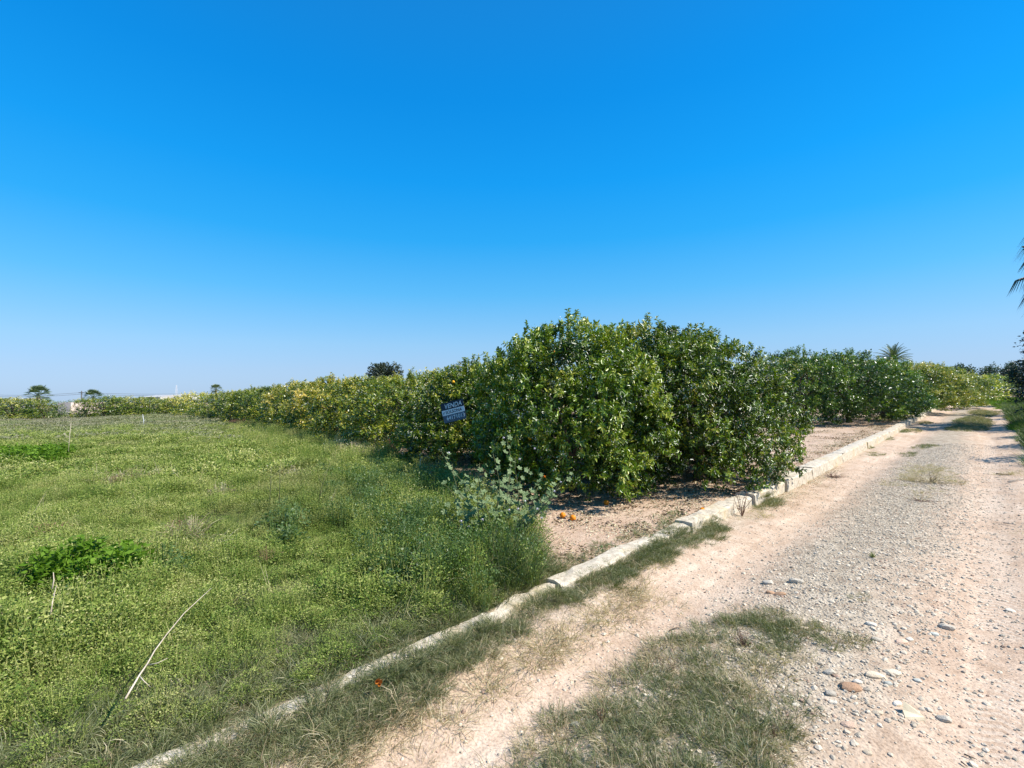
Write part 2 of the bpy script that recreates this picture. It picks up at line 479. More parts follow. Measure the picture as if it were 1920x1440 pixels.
def concrete_mat():
    m, nt, N, L = newmat('weathered_concrete')
    g = N.new('ShaderNodeNewGeometry'); P = g.outputs['Position']
    n1 = noise(N, L, P, 2.2, 6, .65); n2 = noise(N, L, P, 14, 6, .65); n3 = noise(N, L, P, 80, 3, .6)
    base = ramp(N, [(.30, (.32, .26, .18)), (.45, (.50, .42, .31)), (.65, (.62, .54, .42))]); L.new(n2.outputs['Fac'], base.inputs[0])
    li = ramp(N, [(.52, (0, 0, 0)), (.66, (.6, .6, .6))]); L.new(n1.outputs['Fac'], li.inputs[0])
    c = mixc(N, L, li.outputs[0], base.outputs[0], (.50, .37, .16))
    dk = ramp(N, [(.3, (.6, .57, .53)), (.45, (1, 1, 1))]); L.new(n3.outputs['Fac'], dk.inputs[0])
    c = mixc(N, L, 1.0, c, dk.outputs[0], 'MULTIPLY')
    p = N.new('ShaderNodeBsdfPrincipled'); L.new(c, p.inputs['Base Color']); p.inputs['Roughness'].default_value = .9
    b = N.new('ShaderNodeBump'); b.inputs['Strength'].default_value = .6; b.inputs['Distance'].default_value = .015
    L.new(math_n(N, L, 'ADD', n2.outputs['Fac'], math_n(N, L, 'MULTIPLY', n3.outputs['Fac'], .3)), b.inputs['Height']); L.new(b.outputs[0], p.inputs['Normal'])
    o = N.new('ShaderNodeOutputMaterial'); L.new(p.outputs[0], o.inputs['Surface'])
    return m

M['soil'] = ground_mat(); M['road'] = road_mat(); M['concrete'] = concrete_mat()

# ------------------------------------------------------------------ ground and track
# the weedy field's edge towards the bare grove floor
edge_px = [(1030, 1085), (1010, 1040), (965, 985), (900, 930), (800, 880), (700, 850), (610, 822), (520, 800), (430, 786), (345, 766)]
EDGE = poly(edge_px)
far_l = np.array([[-400., 300.], [-400., -40.], [-30., -40.]])
klow = np.array([xy(-30, -0.02)])
FIELD = np.vstack([EDGE, [EDGE[-1] + np.array([-40, 40.])], far_l, klow, [np.array(xy(st(*EDGE[0])[0], -0.02))]])

def grid_sheet(name, S, T, mat, kind='structure', uv=False):
    SS, TT = np.meshgrid(S, T, indexing='ij')
    X, Y = xy(SS, TT)
    Z = H(X, Y)
    V = np.stack([X.ravel(), Y.ravel(), Z.ravel()], 1)
    ns, nt_ = len(S), len(T)
    i, j = np.meshgrid(np.arange(ns - 1), np.arange(nt_ - 1), indexing='ij')
    a = (i * nt_ + j).ravel()
    Fq = np.stack([a, a + nt_, a + nt_ + 1, a + 1], 1)
    x, y = X.ravel(), Y.ravel()
    f = inside(FIELD, x, y).astype(float)
    d = edge_dist(EDGE_OPEN, x, y)
    f = np.where(f > 0, np.clip(.5 + d / .5, 0, 1), np.clip(.5 - d / .5, 0, 1) * (d < .25))
    me = mesh_np(name, V, Fq, mat, f, smooth=True)
    if uv:
        at_ = me.attributes.new('road_uv', 'FLOAT_VECTOR', 'POINT')
        w = np.zeros((len(V), 3), np.float32); w[:, 0] = SS.ravel(); w[:, 1] = TT.ravel()
        at_.data.foreach_set('vector', w.ravel())
    o = link(name, me)
    tag(o, kind=kind)
    return o

EDGE_OPEN = np.vstack([EDGE])
def edge_dist_open(x, y):
    return edge_dist(EDGE_OPEN, x, y)

S1 = np.concatenate([[-600, -300, -150, -80, -50, -30, -20], np.arange(-14, 26, .12), np.arange(26, 90, .6), [90, 92, 100, 120, 160, 220, 320, 500, 900, 1600]])
T1 = np.concatenate([np.arange(-0.13, 0.3, .04), np.arange(.3, 9, .14), np.arange(9, 40, .5), [42, 50, 60, 80, 100, 140, 200, 320, 500, 900, 1600]])
grid_sheet('field_ground', S1, T1, M['soil'])
T2 = np.concatenate([np.arange(-3.9, -.12, .06), [-.10]])
S2 = np.concatenate([np.arange(-14, 26, .07), np.arange(26, 62, .4)])
road = grid_sheet('dirt_road', S2, T2, M['road'], uv=True)
S2b = np.concatenate([[-600, -200, -60, -14], np.arange(-12, 90, 1.0), [92, 100, 120, 160, 220, 320, 500, 900, 1600]])
T3 = np.array([-1600, -900, -500, -300, -200, -120, -70, -40, -25, -15, -10, -7, -5, -4.4, -3.88])
grid_sheet('verge_ground', S2b, T3, M['soil'])
grid_sheet('far_track_end', np.concatenate([np.arange(61.9, 90, 1.0), [92, 100, 120, 160, 220, 320, 500, 900, 1600]]), np.array([-3.9, -2.5, -1.2, -.5, -.1]), M['soil'])

# ------------------------------------------------------------------ kerb: a low cast concrete irrigation edge in lengths
kerb = empty('kerb', (*xy(0, 0), 0)); tag(kerb, kind='structure')
def kerb_block(s0, s1, top, w, dt, tilt):
    n = max(2, int((s1 - s0) / .12))
    prof = [(-w, -.12), (-w + .004, top - .02), (-w + .02, top), (-w * .5, top + .004), (-.02, top), (-.0, top - .02), (0.01, -.1)]
    V = []; Fs = []
    k = len(prof)
    for i in range(n + 1):
        s = s0 + (s1 - s0) * i / n
        for j, (t, z) in enumerate(prof):
            jit = .008 * math.sin(s * 9 + j * 2.1) + random.uniform(-.006, .006)
            chip = random.uniform(0, .03) if (j in (1, 2, 4, 5) and random.random() < .25) else 0
            x, y = xy(s + random.uniform(-.01, .01) * (0 < i < n), t + dt + jit + (chip if t < -w * .5 else -chip) + .03 * math.sin(s * .6))
            gx, gy = xy(s, .3)
            g = 0.013 * float(soft(s - 14)) + .010 * math.sin(s * 1.9) * (s < 4) + .008 * math.sin(s * 4.7 + 1) * (s < 4)
            V.append((x, y, g + z + tilt * (s - s0) + random.uniform(-.004, .004) - chip * .5))
    for i in range(n):
        for j in range(k - 1):
            Fs.append((i * k + j, (i + 1) * k + j, (i + 1) * k + j + 1, i * k + j + 1))
    Fs.append(tuple(range(k))); Fs.append(tuple(n * k + j for j in range(k))[::-1])
    V = np.array(V) - np.array([*xy(0, 0), 0])
    me = mesh_np('kerb_block', V, Fs, M['concrete'])
    link('kerb_block', me, kerb)
spans = [(-8, -3.5, .075, .15), (-3.49, -1.6, .08, .15), (-1.59, .35, .085, .15), (.355, 2.7, .11, .20), (2.705, 4.6, .135, .23), (4.605, 5.9, .165, .26), (6.0, 7.55, .19, .28), (7.6, 10.3, .20, .27), (10.34, 13.6, .20, .27), (13.64, 17.5, .19, .27), (17.54, 22, .18, .27), (22.05, 27.5, .17, .27), (27.55, 33.6, .16, .27), (33.65, 40, .15, .27), (46, 56, .15, .27)]
for a_, b_, top, w_ in spans:
    kerb_block(a_, b_, top, w_, random.uniform(-.006, .006), random.uniform(-.001, .001))

# ------------------------------------------------------------------ scatter by geometry nodes
def scatter(name, pts, rot, scl, idx, sources, label=None, cat=None, kind='stuff'):
    me = bpy.data.meshes.new(name)
    me.vertices.add(len(pts)); me.vertices.foreach_set('co', np.asarray(pts, np.float32).ravel())
    for nm, ty, data, key in (('rot', 'FLOAT_VECTOR', rot, 'vector'), ('scl', 'FLOAT_VECTOR', scl, 'vector'), ('idx', 'INT', idx, 'value')):
        a = me.attributes.new(nm, ty, 'POINT')
        a.data.foreach_set(key, np.asarray(data, np.int32 if ty == 'INT' else np.float32).ravel())
    me.update()
    o = link(name, me)
    ng = bpy.data.node_groups.new(name + '_scatter', 'GeometryNodeTree')
    ng.interface.new_socket('Geometry', in_out='INPUT', socket_type='NodeSocketGeometry')
    ng.interface.new_socket('Geometry', in_out='OUTPUT', socket_type='NodeSocketGeometry')
    N, L = ng.nodes, ng.links
    gi = N.new('NodeGroupInput'); go = N.new('NodeGroupOutput')
    ip = N.new('GeometryNodeInstanceOnPoints')
    jn = N.new('GeometryNodeJoinGeometry')
    for src in reversed(sources):        # the last one joined becomes index 0
        so = bpy.data.objects.new(name + '_piece', src)
        oi = N.new('GeometryNodeObjectInfo'); oi.inputs['Object'].default_value = so
        oi.inputs['As Instance'].default_value = True
        L.new(oi.outputs['Geometry'], jn.inputs[0])
    def attr(nm, ty):
        n = N.new('GeometryNodeInputNamedAttribute'); n.data_type = ty; n.inputs['Name'].default_value = nm
        return n.outputs[0]
    L.new(gi.outputs[0], ip.inputs['Points']); L.new(jn.outputs[0], ip.inputs['Instance'])
    ip.inputs['Pick Instance'].default_value = True
    L.new(attr('idx', 'INT'), ip.inputs['Instance Index'])
    L.new(attr('rot', 'FLOAT_VECTOR'), ip.inputs['Rotation'])
    L.new(attr('scl', 'FLOAT_VECTOR'), ip.inputs['Scale'])
    L.new(ip.outputs[0], go.inputs[0])
    md = o.modifiers.new('scatter', 'NODES'); md.node_group = ng
    tag(o, label, cat, kind=kind)
    return o

def rnd_rot(n, lean=.15):
    r = RNG.uniform(-lean, lean, (n, 3)); r[:, 2] = RNG.uniform(0, 2 * math.pi, n)
    return r

def scl3(s, flat=None):
    s = np.asarray(s)
    return np.stack([s, s, s if flat is None else s * flat], 1)

def region_pts(P, dens, soft_=.08):
    x0, y0 = P.min(0) - .15; x1, y1 = P.max(0) + .15
    x, y = sample_rect(x0, x1, y0, y1, dens)
    d = edge_dist(P, x, y); ins = inside(P, x, y)
    sd = np.where(ins, d, -d) + .09 * fbm(x, y, 7, 8) + .08 * fbm(x, y, 19, 9)
    pr = np.clip((sd + soft_ * .5) / soft_, 0, 1)
    m = RNG.random(len(x)) < pr
    return keep(m, x, y, sd)

def sample_rect(x0, x1, y0, y1, dens):
    n = int((x1 - x0) * (y1 - y0) * dens)
    return RNG.uniform(x0, x1, n), RNG.uniform(y0, y1, n)

def in_view(x, y, m=0.12):
    return (y > .6) & (np.abs(x) < (1.06 + m) * y + .6)

def keep(mask, *arrs): return [a[mask] for a in arrs]

# --- leaf builder in numpy: leaves as two folded quads
def leaves_np(P, D, Nrm, Ln, Wd, fold=0.25, curl=0.12):
    """P base (n,3), D direction, Nrm leaf normal, Ln length, Wd width -> V, F(quads)"""
    n = len(P)
    D = D / (np.linalg.norm(D, axis=1, keepdims=True) + 1e-9)
    S = np.cross(D, Nrm); S /= (np.linalg.norm(S, axis=1, keepdims=True) + 1e-9)
    U = np.cross(S, D)
    Ln = Ln[:, None]; Wd = Wd[:, None]
    base = P
    tip = P + D * Ln - U * Ln * curl
    l1 = P + D * Ln * .3 + S * Wd * .5 + U * Wd * fold
    r1 = P + D * Ln * .3 - S * Wd * .5 + U * Wd * fold
    l2 = P + D * Ln * .68 + S * Wd * .42 + U * (Wd * fold - Ln * curl * .4)
    r2 = P + D * Ln * .68 - S * Wd * .42 + U * (Wd * fold - Ln * curl * .4)
    V = np.stack([base, r1, r2, tip, l2, l1], 1).reshape(-1, 3)
    b = np.arange(n)[:, None] * 6
    Fq = np.concatenate([b + np.array([[0, 1, 2, 3]]), b + np.array([[0, 3, 4, 5]])], 0)
    return V, Fq

def simple_leaves_np(P, D, Nrm, Ln, Wd):
    n = len(P)
    D = D / (np.linalg.norm(D, axis=1, keepdims=True) + 1e-9)
    S = np.cross(D, Nrm); S /= (np.linalg.norm(S, axis=1, keepdims=True) + 1e-9)
    Ln = Ln[:, None]; Wd = Wd[:, None]
    V = np.stack([P, P + D * Ln * .45 - S * Wd * .5, P + D * Ln, P + D * Ln * .45 + S * Wd * .5], 1).reshape(-1, 3)
    b = np.arange(n)[:, None] * 4
    return V, b + np.array([[0, 1, 2, 3]])

def unit(n, rng): 
    v = rng.normal(size=(n, 3)); return v / np.linalg.norm(v, axis=1, keepdims=True)

# ------------------------------------------------------------------ citrus trees
def crown_mesh(name, seed, n_bough, twigs, per, Ln, mat, R=1.0, Hh=1.0, low=.06, detail=True, irregular=.16, blossom=0.0, yellow=0.0, shoots=8, leafw=.4, fill=.3):
    """a crown in a unit frame: radius about 1, height 0..1 in z units of Hh metres; leaves real size / scale"""
    rng = np.random.default_rng(seed)
    # bough centres spread over a lumpy bell: full skirt near the ground, rounded shoulders
    HH = np.array([0, .12, .35, .6, .78, .9, .97, 1.0]); RR = np.array([.84, .95, 1.0, .93, .78, .57, .34, .10])
    lob = rng.uniform(0, 6.28, 8); lh = rng.uniform(.2, 1, 8); amp = rng.uniform(-.6, 1, 8) * irregular
    zb, zt_ = Hh * (low + .10), Hh * .95
    C = []; Un = []; tries = 0
    sep = math.sqrt(2 * math.pi * R * Hh * .95 / n_bough) * .80
    while len(C) < n_bough and tries < 40000:
        tries += 1
        h = rng.random(); a = rng.uniform(0, 6.28)
        rr = float(np.interp(h, HH, RR))
        if rng.random() > rr + .12: continue
        bump = 1 + float((np.exp(-((np.angle(np.exp(1j * (a - lob))) / .55) ** 2) - ((h - lh) / .25) ** 2) * amp).sum())
        rad_ = R * rr * bump * rng.uniform(.70, .98)
        p = np.array([math.cos(a) * rad_, math.sin(a) * rad_, zb + (zt_ - zb) * h * (1 + .35 * (bump - 1))])
        if any(np.linalg.norm(p - c) < sep for c in C): continue
        C.append(p)
        up = float(np.interp(h, [0, .4, .75, 1], [-.15, .1, .7, 1.6]))
        u = np.array([math.cos(a), math.sin(a), up]); Un.append(u / np.linalg.norm(u))
    BC = np.array(C); U = np.array(Un)
    zc = Hh * .5; hz = Hh * .5
    br = rng.uniform(.15, .25, len(U)) * R
    P, D, TI = [], [], []
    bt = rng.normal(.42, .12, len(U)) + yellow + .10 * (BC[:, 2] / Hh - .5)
    for b in range(len(U)):
        m = rng.poisson(twigs)
        for k in range(m):
            v = unit(1, rng)[0]
            out = U[b] * np.array([1, 1, .8])
            v = v + out * .9 + np.array([0, 0, .25]); v /= np.linalg.norm(v)
            p0 = BC[b] + v * br[b] * rng.uniform(.25, 1.0) * np.array([1, 1, .8])
            tw = v + rng.normal(size=3) * .45 + np.array([0, 0, .2]); tw /= np.linalg.norm(tw)
            P.append((p0, tw, bt[b] + rng.normal(0, .08), 1.0))
    nf = int(n_bough * twigs * fill)                   # twigs inside the crown, inner shade put into their darker tint
    for k in range(nf):
        h = rng.random(); a = rng.uniform(0, 6.28); r = rng.uniform(.35, .85) * float(np.interp(h, HH, RR))
        u = np.array([math.cos(a), math.sin(a), .2])
        p0 = np.array([u[0] * r * R, u[1] * r * R, zb + (zt_ - zb) * h * .93])
        tw = u + rng.normal(size=3) * .6; tw /= np.linalg.norm(tw)
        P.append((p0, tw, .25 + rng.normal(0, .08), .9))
    for k in range(shoots):                            # water shoots above the top
        a = rng.uniform(0, 6.28); r = rng.uniform(0, .75)
        zt = zb + (zt_ - zb) * float(np.interp(r, [0, .3, .54, .76], [1, .97, .9, .78]))
        L0 = rng.uniform(.12, .26) * R
        base = np.array([math.cos(a) * r * R, math.sin(a) * r * R, zt - .05])
        for j in range(5):
            tw = np.array([rng.normal() * .2, rng.normal() * .2, 1.0])
            P.append((base + np.array([0, 0, L0 * j / 4]), tw, .55 + yellow, .75))
    p0 = np.array([p[0] for p in P]); tw = np.array([p[1] for p in P]); ti = np.array([p[2] for p in P]); sc = np.array([p[3] for p in P])
    n = len(P) * per
    idx = np.repeat(np.arange(len(P)), per)
    f = np.tile(np.linspace(0, 1, per), len(P))
    tl = Ln * 2.4 * sc[idx]
    base = p0[idx] + tw[idx] * (f * tl)[:, None]
    side = unit(n, rng)
    side -= tw[idx] * (side * tw[idx]).sum(1, keepdims=True); side /= np.linalg.norm(side, axis=1, keepdims=True) + 1e-9
    Dl = tw[idx] * .55 + side * 1.0 + rng.normal(size=(n, 3)) * .25
    Dl[:, 2] -= .12
    Nn = tw[idx] * .6 + np.array([0, 0, .7]) + rng.normal(size=(n, 3)) * .55
    ln = Ln * rng.uniform(.65, 1.2, n); wd = ln * leafw * rng.uniform(.85, 1.15, n)
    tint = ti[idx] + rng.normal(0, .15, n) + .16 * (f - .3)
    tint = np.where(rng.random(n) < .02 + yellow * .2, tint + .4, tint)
    fn = leaves_np if detail else simple_leaves_np
    V, Fq = fn(base, Dl, Nn, ln, wd)
    V[:, 2] = np.where(V[:, 2] < .10, .10 + np.abs(V[:, 2] - .1) * .12, V[:, 2])
    k = 6 if detail else 4
    me = mesh_np(name, V, Fq, mat, np.repeat(np.clip(tint, 0, 1), k))
    bl = None
    if blossom > 0:
        nb = int(len(P) * blossom)
        pick = rng.integers(0, len([1 for p in P if p[3] == 1.0]), nb)
        w8 = np.exp(2.2 * np.sin(p0[pick][:, 0] * 3.1 + p0[pick][:, 2] * 2.3 + seed)); w8 /= w8.max()
        pick = pick[rng.random(nb) < w8 * .8 + .15]
        nb = len(pick)
        bp = p0[pick] + tw[pick] * Ln * 2.5 * rng.uniform(.6, 1.15, (nb, 1))
        cl = 5
        ii = np.repeat(np.arange(nb), cl)
        bp2 = bp[ii] + rng.normal(size=(nb * cl, 3)) * Ln * .3
        Vb, Fb = simple_leaves_np(bp2, unit(nb * cl, rng) + np.array([0, 0, .5]), unit(nb * cl, rng), Ln * rng.uniform(.2, .36, nb * cl), Ln * rng.uniform(.13, .22, nb * cl))
        bl = mesh_np(name + '_blossom', Vb, Fb, M['blossom'])
    return me, bl

def trunk_mesh(seed, h=1.0, r=.1, fork=.28, spread=.6):
    rng = random.Random(seed)
    mb = MB()
    mb.tube([(0, 0, -.15), (.01, .01, h * fork * .5), (0.02, -.01, h * fork)], [r * 1.25, r, r * .9], 8)
    for i in range(6):
        a = i * 1.05 + rng.uniform(-.3, .3); sp = spread * rng.uniform(.6, 1.1)
        p = Vector((0.02, -.01, h * fork * .9)); q = [p]
        for j in range(1, 5):
            q.append(Vector((math.cos(a) * sp * j / 4 + rng.uniform(-.05, .05), math.sin(a) * sp * j / 4 + rng.uniform(-.05, .05), h * fork + (h * .9 - h * fork) * (j / 4) ** .8 * rng.uniform(.75, 1))))
        mb.tube(q, [r * .6, r * .45, r * .32, r * .2, r * .08], 6)
        for s in range(3):
            b = q[1 + s]; a2 = a + rng.uniform(-1, 1)
            mb.tube([b, b + Vector((math.cos(a2) * .2, math.sin(a2) * .2, .15)), b + Vector((math.cos(a2) * .4, math.sin(a2) * .4, .3))], [r * .3, r * .2, r * .07], 5)
    return mb.mesh('trunk', M['bark'], True)

# heroes are built at real size: radius in metres; copies scale only mildly
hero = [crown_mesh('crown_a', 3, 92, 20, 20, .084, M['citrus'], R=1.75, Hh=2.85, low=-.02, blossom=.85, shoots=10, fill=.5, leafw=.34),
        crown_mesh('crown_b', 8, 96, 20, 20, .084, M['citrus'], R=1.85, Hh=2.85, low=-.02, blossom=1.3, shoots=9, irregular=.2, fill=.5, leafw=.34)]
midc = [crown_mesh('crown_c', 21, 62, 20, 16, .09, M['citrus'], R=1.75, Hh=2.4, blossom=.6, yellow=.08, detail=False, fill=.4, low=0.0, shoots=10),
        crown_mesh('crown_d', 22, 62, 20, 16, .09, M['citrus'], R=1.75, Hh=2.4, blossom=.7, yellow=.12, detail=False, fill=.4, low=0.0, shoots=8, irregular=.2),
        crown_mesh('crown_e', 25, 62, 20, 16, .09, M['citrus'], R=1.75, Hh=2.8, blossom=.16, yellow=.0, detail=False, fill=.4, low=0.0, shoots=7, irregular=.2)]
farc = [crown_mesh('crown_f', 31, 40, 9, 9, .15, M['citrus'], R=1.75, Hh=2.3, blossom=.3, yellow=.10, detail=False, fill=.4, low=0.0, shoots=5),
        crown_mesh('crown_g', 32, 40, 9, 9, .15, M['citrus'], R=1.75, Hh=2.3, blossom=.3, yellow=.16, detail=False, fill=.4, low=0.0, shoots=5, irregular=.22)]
trunks = [trunk_mesh(1, 2.4, .11, .2, 1.0), trunk_mesh(2, 2.3, .10, .22, 1.1)]
GRV = 'citrus trees of the grove'
DIMS = {}
def citrus(src, px, Y, top, label, R=None, rz=None, col=(1, 1, 1), H0=None, group=GRV, zoff=0.0, ground=None, sy=None):
    """px: centre column, Y: depth, top: pixel row of the crown's top"""
    p = at(px, 740, Y)
    g = float(H(p[0], p[1])) if ground is None else ground
    zt = at(px, top, Y)[2]
    e = empty('citrus_tree', (p[0], p[1], g + zoff), random.uniform(0, 6.28) if rz is None else rz)
    me, bl = src
    if me.name not in DIMS:
        co = np.empty(len(me.vertices) * 3, np.float32); me.vertices.foreach_get('co', co); co = co.reshape(-1, 3)
        DIMS[me.name] = (float(np.percentile(co[:, 2], 99.85)), float(np.percentile(np.hypot(co[:, 0], co[:, 1]), 96)))
    z0, R0 = DIMS[me.name]
    sz = (zt - g) / (z0 * 1.0)
    sxy = (R or sz * R0) / R0
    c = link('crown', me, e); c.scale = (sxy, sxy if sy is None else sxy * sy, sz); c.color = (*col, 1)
    if bl:
        b = link('blossom', bl, e); b.scale = c.scale; b['kind'] = 'stuff'
    t = link('trunk', random.choice(trunks), e); t.scale = (sxy * .8, sxy * .8, sz)
    tag(e, label, 'tree', group)
    return e

# the two big trees at the corner of the grove
T1 = citrus(hero[0], 1072, 7.6, 600, 'tall dark green citrus tree with an orange high up, left of the corner pair', R=1.5, rz=.4, col=(.86, 1.0, .9))
T2 = citrus(hero[1], 1306, 8.3, 622, 'widest citrus tree, full of white blossom, hanging over the kerb at the corner', R=1.78, rz=rad(45.5), sy=.84, col=(.96, 1.04, .95))
T2b = citrus(hero[0], 1222, 9.6, 605, 'citrus tree with blossom at its top, squeezed between the two big corner trees', R=1.65, rz=4.0, col=(1.0, 1.0, .95))
T3 = citrus(hero[1], 893, 10.7, 676, 'dark citrus tree with the for sale sign hung on its left side', R=1.72, rz=5.1, col=(1.0, 1.02, .85))
left_row = [
    (midc[0], 768, 13.4, 698, 'rounded citrus tree just left of the for sale sign', 1.8, (.95, .95, .8)),
    (midc[1], 690, 16.2, 706, 'yellowing citrus tree below the distant pine, above the gap in the row', 1.9, (1.25, 1.1, .9)),
    (midc[0], 625, 19.4, 704, 'pale straw coloured citrus tree with bare twigs on top', 1.95, (1.2, 1.05, .95)),
    (midc[1], 570, 22.8, 714, 'dull olive citrus tree behind the reddish dead weeds', 1.95, (1.05, .98, .9)),
    (midc[2], 522, 26.5, 722, 'greener citrus tree with a clump of pale low shoots at its foot', 2.0, (1.25, 1.15, .9)),
    (midc[0], 476, 30.5, 726, 'small yellow green citrus tree in the receding row, eighth from the corner', 2.1, (1.2, 1.1, .9)),
    (midc[1], 437, 35.0, 733, 'low dark bottomed citrus tree in front of the distant palm', 2.1, (.95, .95, .85)),
    (farc[0], 404, 40.0, 735, 'small citrus tree of the receding row, directly under the distant palm', 2.1, (1.1, 1.05, .9)),
    (farc[1], 372, 46.0, 734, 'last tall citrus tree of the row before the low far hedge', 2.3, (1.2, 1.15, .9)),
    (farc[0], 345, 53.0, 741, 'low citrus tree at the far end of the receding row', 2.2, (1.1, 1.05, .9)),
]
for src, px, Y, top, lab, R, col in left_row:
    citrus(src, px, Y, top, lab, R=R, col=col)
# second row behind, seen between the tops
second = [(930, 15, 690, (1, 1, .85), 'second row citrus tree peeping over the tree that holds the sign'),
          (835, 17.0, 693, (1.1, 1.05, .85), 'second row citrus tree peeping over the dip left of the sign tree'),
          (745, 20.5, 703, (1.2, 1.1, .9), 'second row citrus tree just to the right of the distant pine'),
          (660, 24.5, 708, (1.2, 1.1, .9), 'second row citrus tree showing left of the thin cypress tip'),
          (600, 28.5, 716, (1.2, 1.05, .9), 'second row citrus tree behind the pale straw coloured one'),
          (545, 33, 722, (1.2, 1.05, .9), 'second row citrus tree behind the dull olive one'),
          (500, 38, 727, (1.1, 1.0, .9), 'second row citrus tree midway between the sign and the far hedge'),
          (455, 43, 731, (1.1, 1.05, .9), 'second row citrus tree nearest the small distant palm'),
          (985, 11.0, 668, (.8, .85, .8), 'dark citrus tree in the hollow between the sign tree and the tall one')]
for (px, Y, top, col, lab) in second:
    citrus(random.choice(midc[:2]) if Y > 12 else hero[0], px, Y, top, lab, R=2.0 if Y > 12 else 1.35, col=col, group='second row citrus trees')

# right of the bare gap
right_row = [
    (midc[2], 1500, 20.5, 652, 'dark green citrus tree with a tall tuft on top, first beyond the bare gap', 2.1, (.72, .90, .55)),
    (midc[2], 1590, 21.0, 657, 'broad dark green citrus tree in the middle of the clump beyond the bare gap', 2.5, (.8, .95, .55)),
    (midc[2], 1655, 23.0, 674, 'bright green citrus tree below the feathery date palm', 2.0, (.8, 1.05, .5)),
    (midc[1], 1718, 27.5, 680, 'pale blossomed citrus tree to the right of the date palm', 2.4, (.95, .95, .85)),
    (midc[0], 1762, 32.5, 684, 'citrus tree at the end of the tall clump, near the far end of the kerb', 2.6, (1.0, 1.0, .85)),
    (farc[1], 1812, 41, 700, 'yellow green low citrus tree behind the end of the kerb', 2.6, (1.3, 1.3, .8)),
    (farc[0], 1848, 47, 701, 'yellow green low citrus tree beyond the shaded bend of the track', 2.8, (1.2, 1.25, .8)),
    (farc[0], 1888, 50, 704, 'dark low citrus tree beside the deep shade at the right', 2.6, (.5, .6, .6)),
]
for src, px, Y, top, lab, R, col in right_row:
    citrus(src, px, Y, top, lab, R=R, col=col)
for (px, Y, top, lab) in [(1450, 34, 668, 'distant pale citrus tree in the notch right of the corner trees'), (1510, 38, 668, 'distant pale citrus tree behind the tufted dark one'), (1575, 34, 668, 'distant pale citrus tree behind the middle of the dark clump'), (1640, 40, 672, 'distant pale citrus tree just left of the date palm'), (1700, 44, 680, 'distant pale citrus tree just right of the date palm')]:
    citrus(midc[1], px, Y, top, lab, R=3.0, col=(.9, .9, .95), group='pale citrus trees far back')
# low far hedge of citrus at the left
k = 0
for (px, Y, top, R) in [(-70, 46, 746, 2.6), (22, 44, 744, 2.6), (82, 45, 748, 1.7), (160, 47, 745, 1.2), (196, 48, 741, 2.3), (238, 50, 742, 2.2), (282, 52, 743, 2.2), (318, 54, 745, 2.1)]:
    labs = ['', 'low citrus tree at the far left under the first fan palm, leftmost', 'low citrus tree between the first fan palm and the pink wall', 'dark citrus tree immediately right of the pink wall', 'low citrus tree below the second fan palm', 'low citrus tree below the white buildings, left one', 'low citrus tree below the white buildings, right one', 'low citrus tree where the far hedge meets the receding row']
    citrus(farc[k % 2], px, Y, top, labs[k] or 'low citrus tree outside the picture, left of the far hedge', R=R, col=(.85, .88, .8), group='low citrus trees of the far hedge'); k += 1
for px in range(-60, 330, 42):
    if 95 < px < 150: continue
    citrus(farc[(px // 42) % 2], px + random.uniform(-8, 8), 66, 747 + random.uniform(-3, 2), 'far low citrus tree filling the gaps of the far hedge', R=3.0, col=(.75, .8, .75), group='back row of the far hedge')

# oranges hanging in the crowns, placed as parts of their tree
def uvs(r, n=12, m=8, flat=.95):
    V = [(0, 0, r * flat)]
    for i in range(1, m):
        for j in range(n):
            a, b = math.pi * i / m, 2 * math.pi * j / n
            V.append((r * math.sin(a) * math.cos(b), r * math.sin(a) * math.sin(b), r * flat * math.cos(a)))
    V.append((0, 0, -r * flat))
    Fs = [(0, 1 + j, 1 + (j + 1) % n) for j in range(n)]
    for i in range(m - 2):
        for j in range(n):
            Fs.append((1 + i * n + j, 1 + (i + 1) * n + j, 1 + (i + 1) * n + (j + 1) % n, 1 + i * n + (j + 1) % n))
    e = len(V) - 1
    Fs += [(e, 1 + (m - 2) * n + (j + 1) % n, 1 + (m - 2) * n + j) for j in range(n)]
    return V, Fs
V_, F_ = uvs(.037)
orange_me = mesh_np('orange', np.array(V_), F_, M['orange'], smooth=True)
for tree, px, py, Y, sc, col in [(T1, 1037, 661, 7.25, 1.1, (1, 1, 1)), (T1, 994, 821, 6.85, .9, (1.1, 1.9, 1)), (T1, 1021, 894, 7.0, .6, (1, .8, 1)), (T2, 1210, 668, 8.0, .8, (1, 1, 1)), (T2, 1142, 700, 7.9, .8, (1.1, 1.6, 1)), (T2, 1335, 720, 7.3, .7, (1.1, 1.7, 1)), (T3, 850, 716, 9.3, .8, (1.1, 1.7, 1))]:
    w = at(px, py, Y)
    o = link('orange', orange_me, tree)
    R_ = Matrix.Rotation(-tree.rotation_euler.z, 3, 'Z')
    o.location = R_ @ (Vector(w) - tree.location); o.scale = (sc, sc, sc); o.color = (*col, 1)
for i, (px, py, lab) in enumerate([(1055, 966, 'orange lying in the shade under the tall citrus tree, left of a touching pair'), (1074, 971, 'orange on bare soil at the edge of the shade, right of a touching pair'), (1137, 942, 'orange in deep shade below the drooping blossoms'), (1317, 957, 'bright fallen orange right beside the kerb')]):
    w = hit(px, py, .035)
    o = link('fallen_orange', orange_me, None, (w[0], w[1], float(H(w[0], w[1])) + .034))
    o.rotation_euler = (random.uniform(0, 3), random.uniform(0, 3), 0); o.scale = (1.05,) * 3
    tag(o, lab, 'orange', 'fallen oranges under the trees')

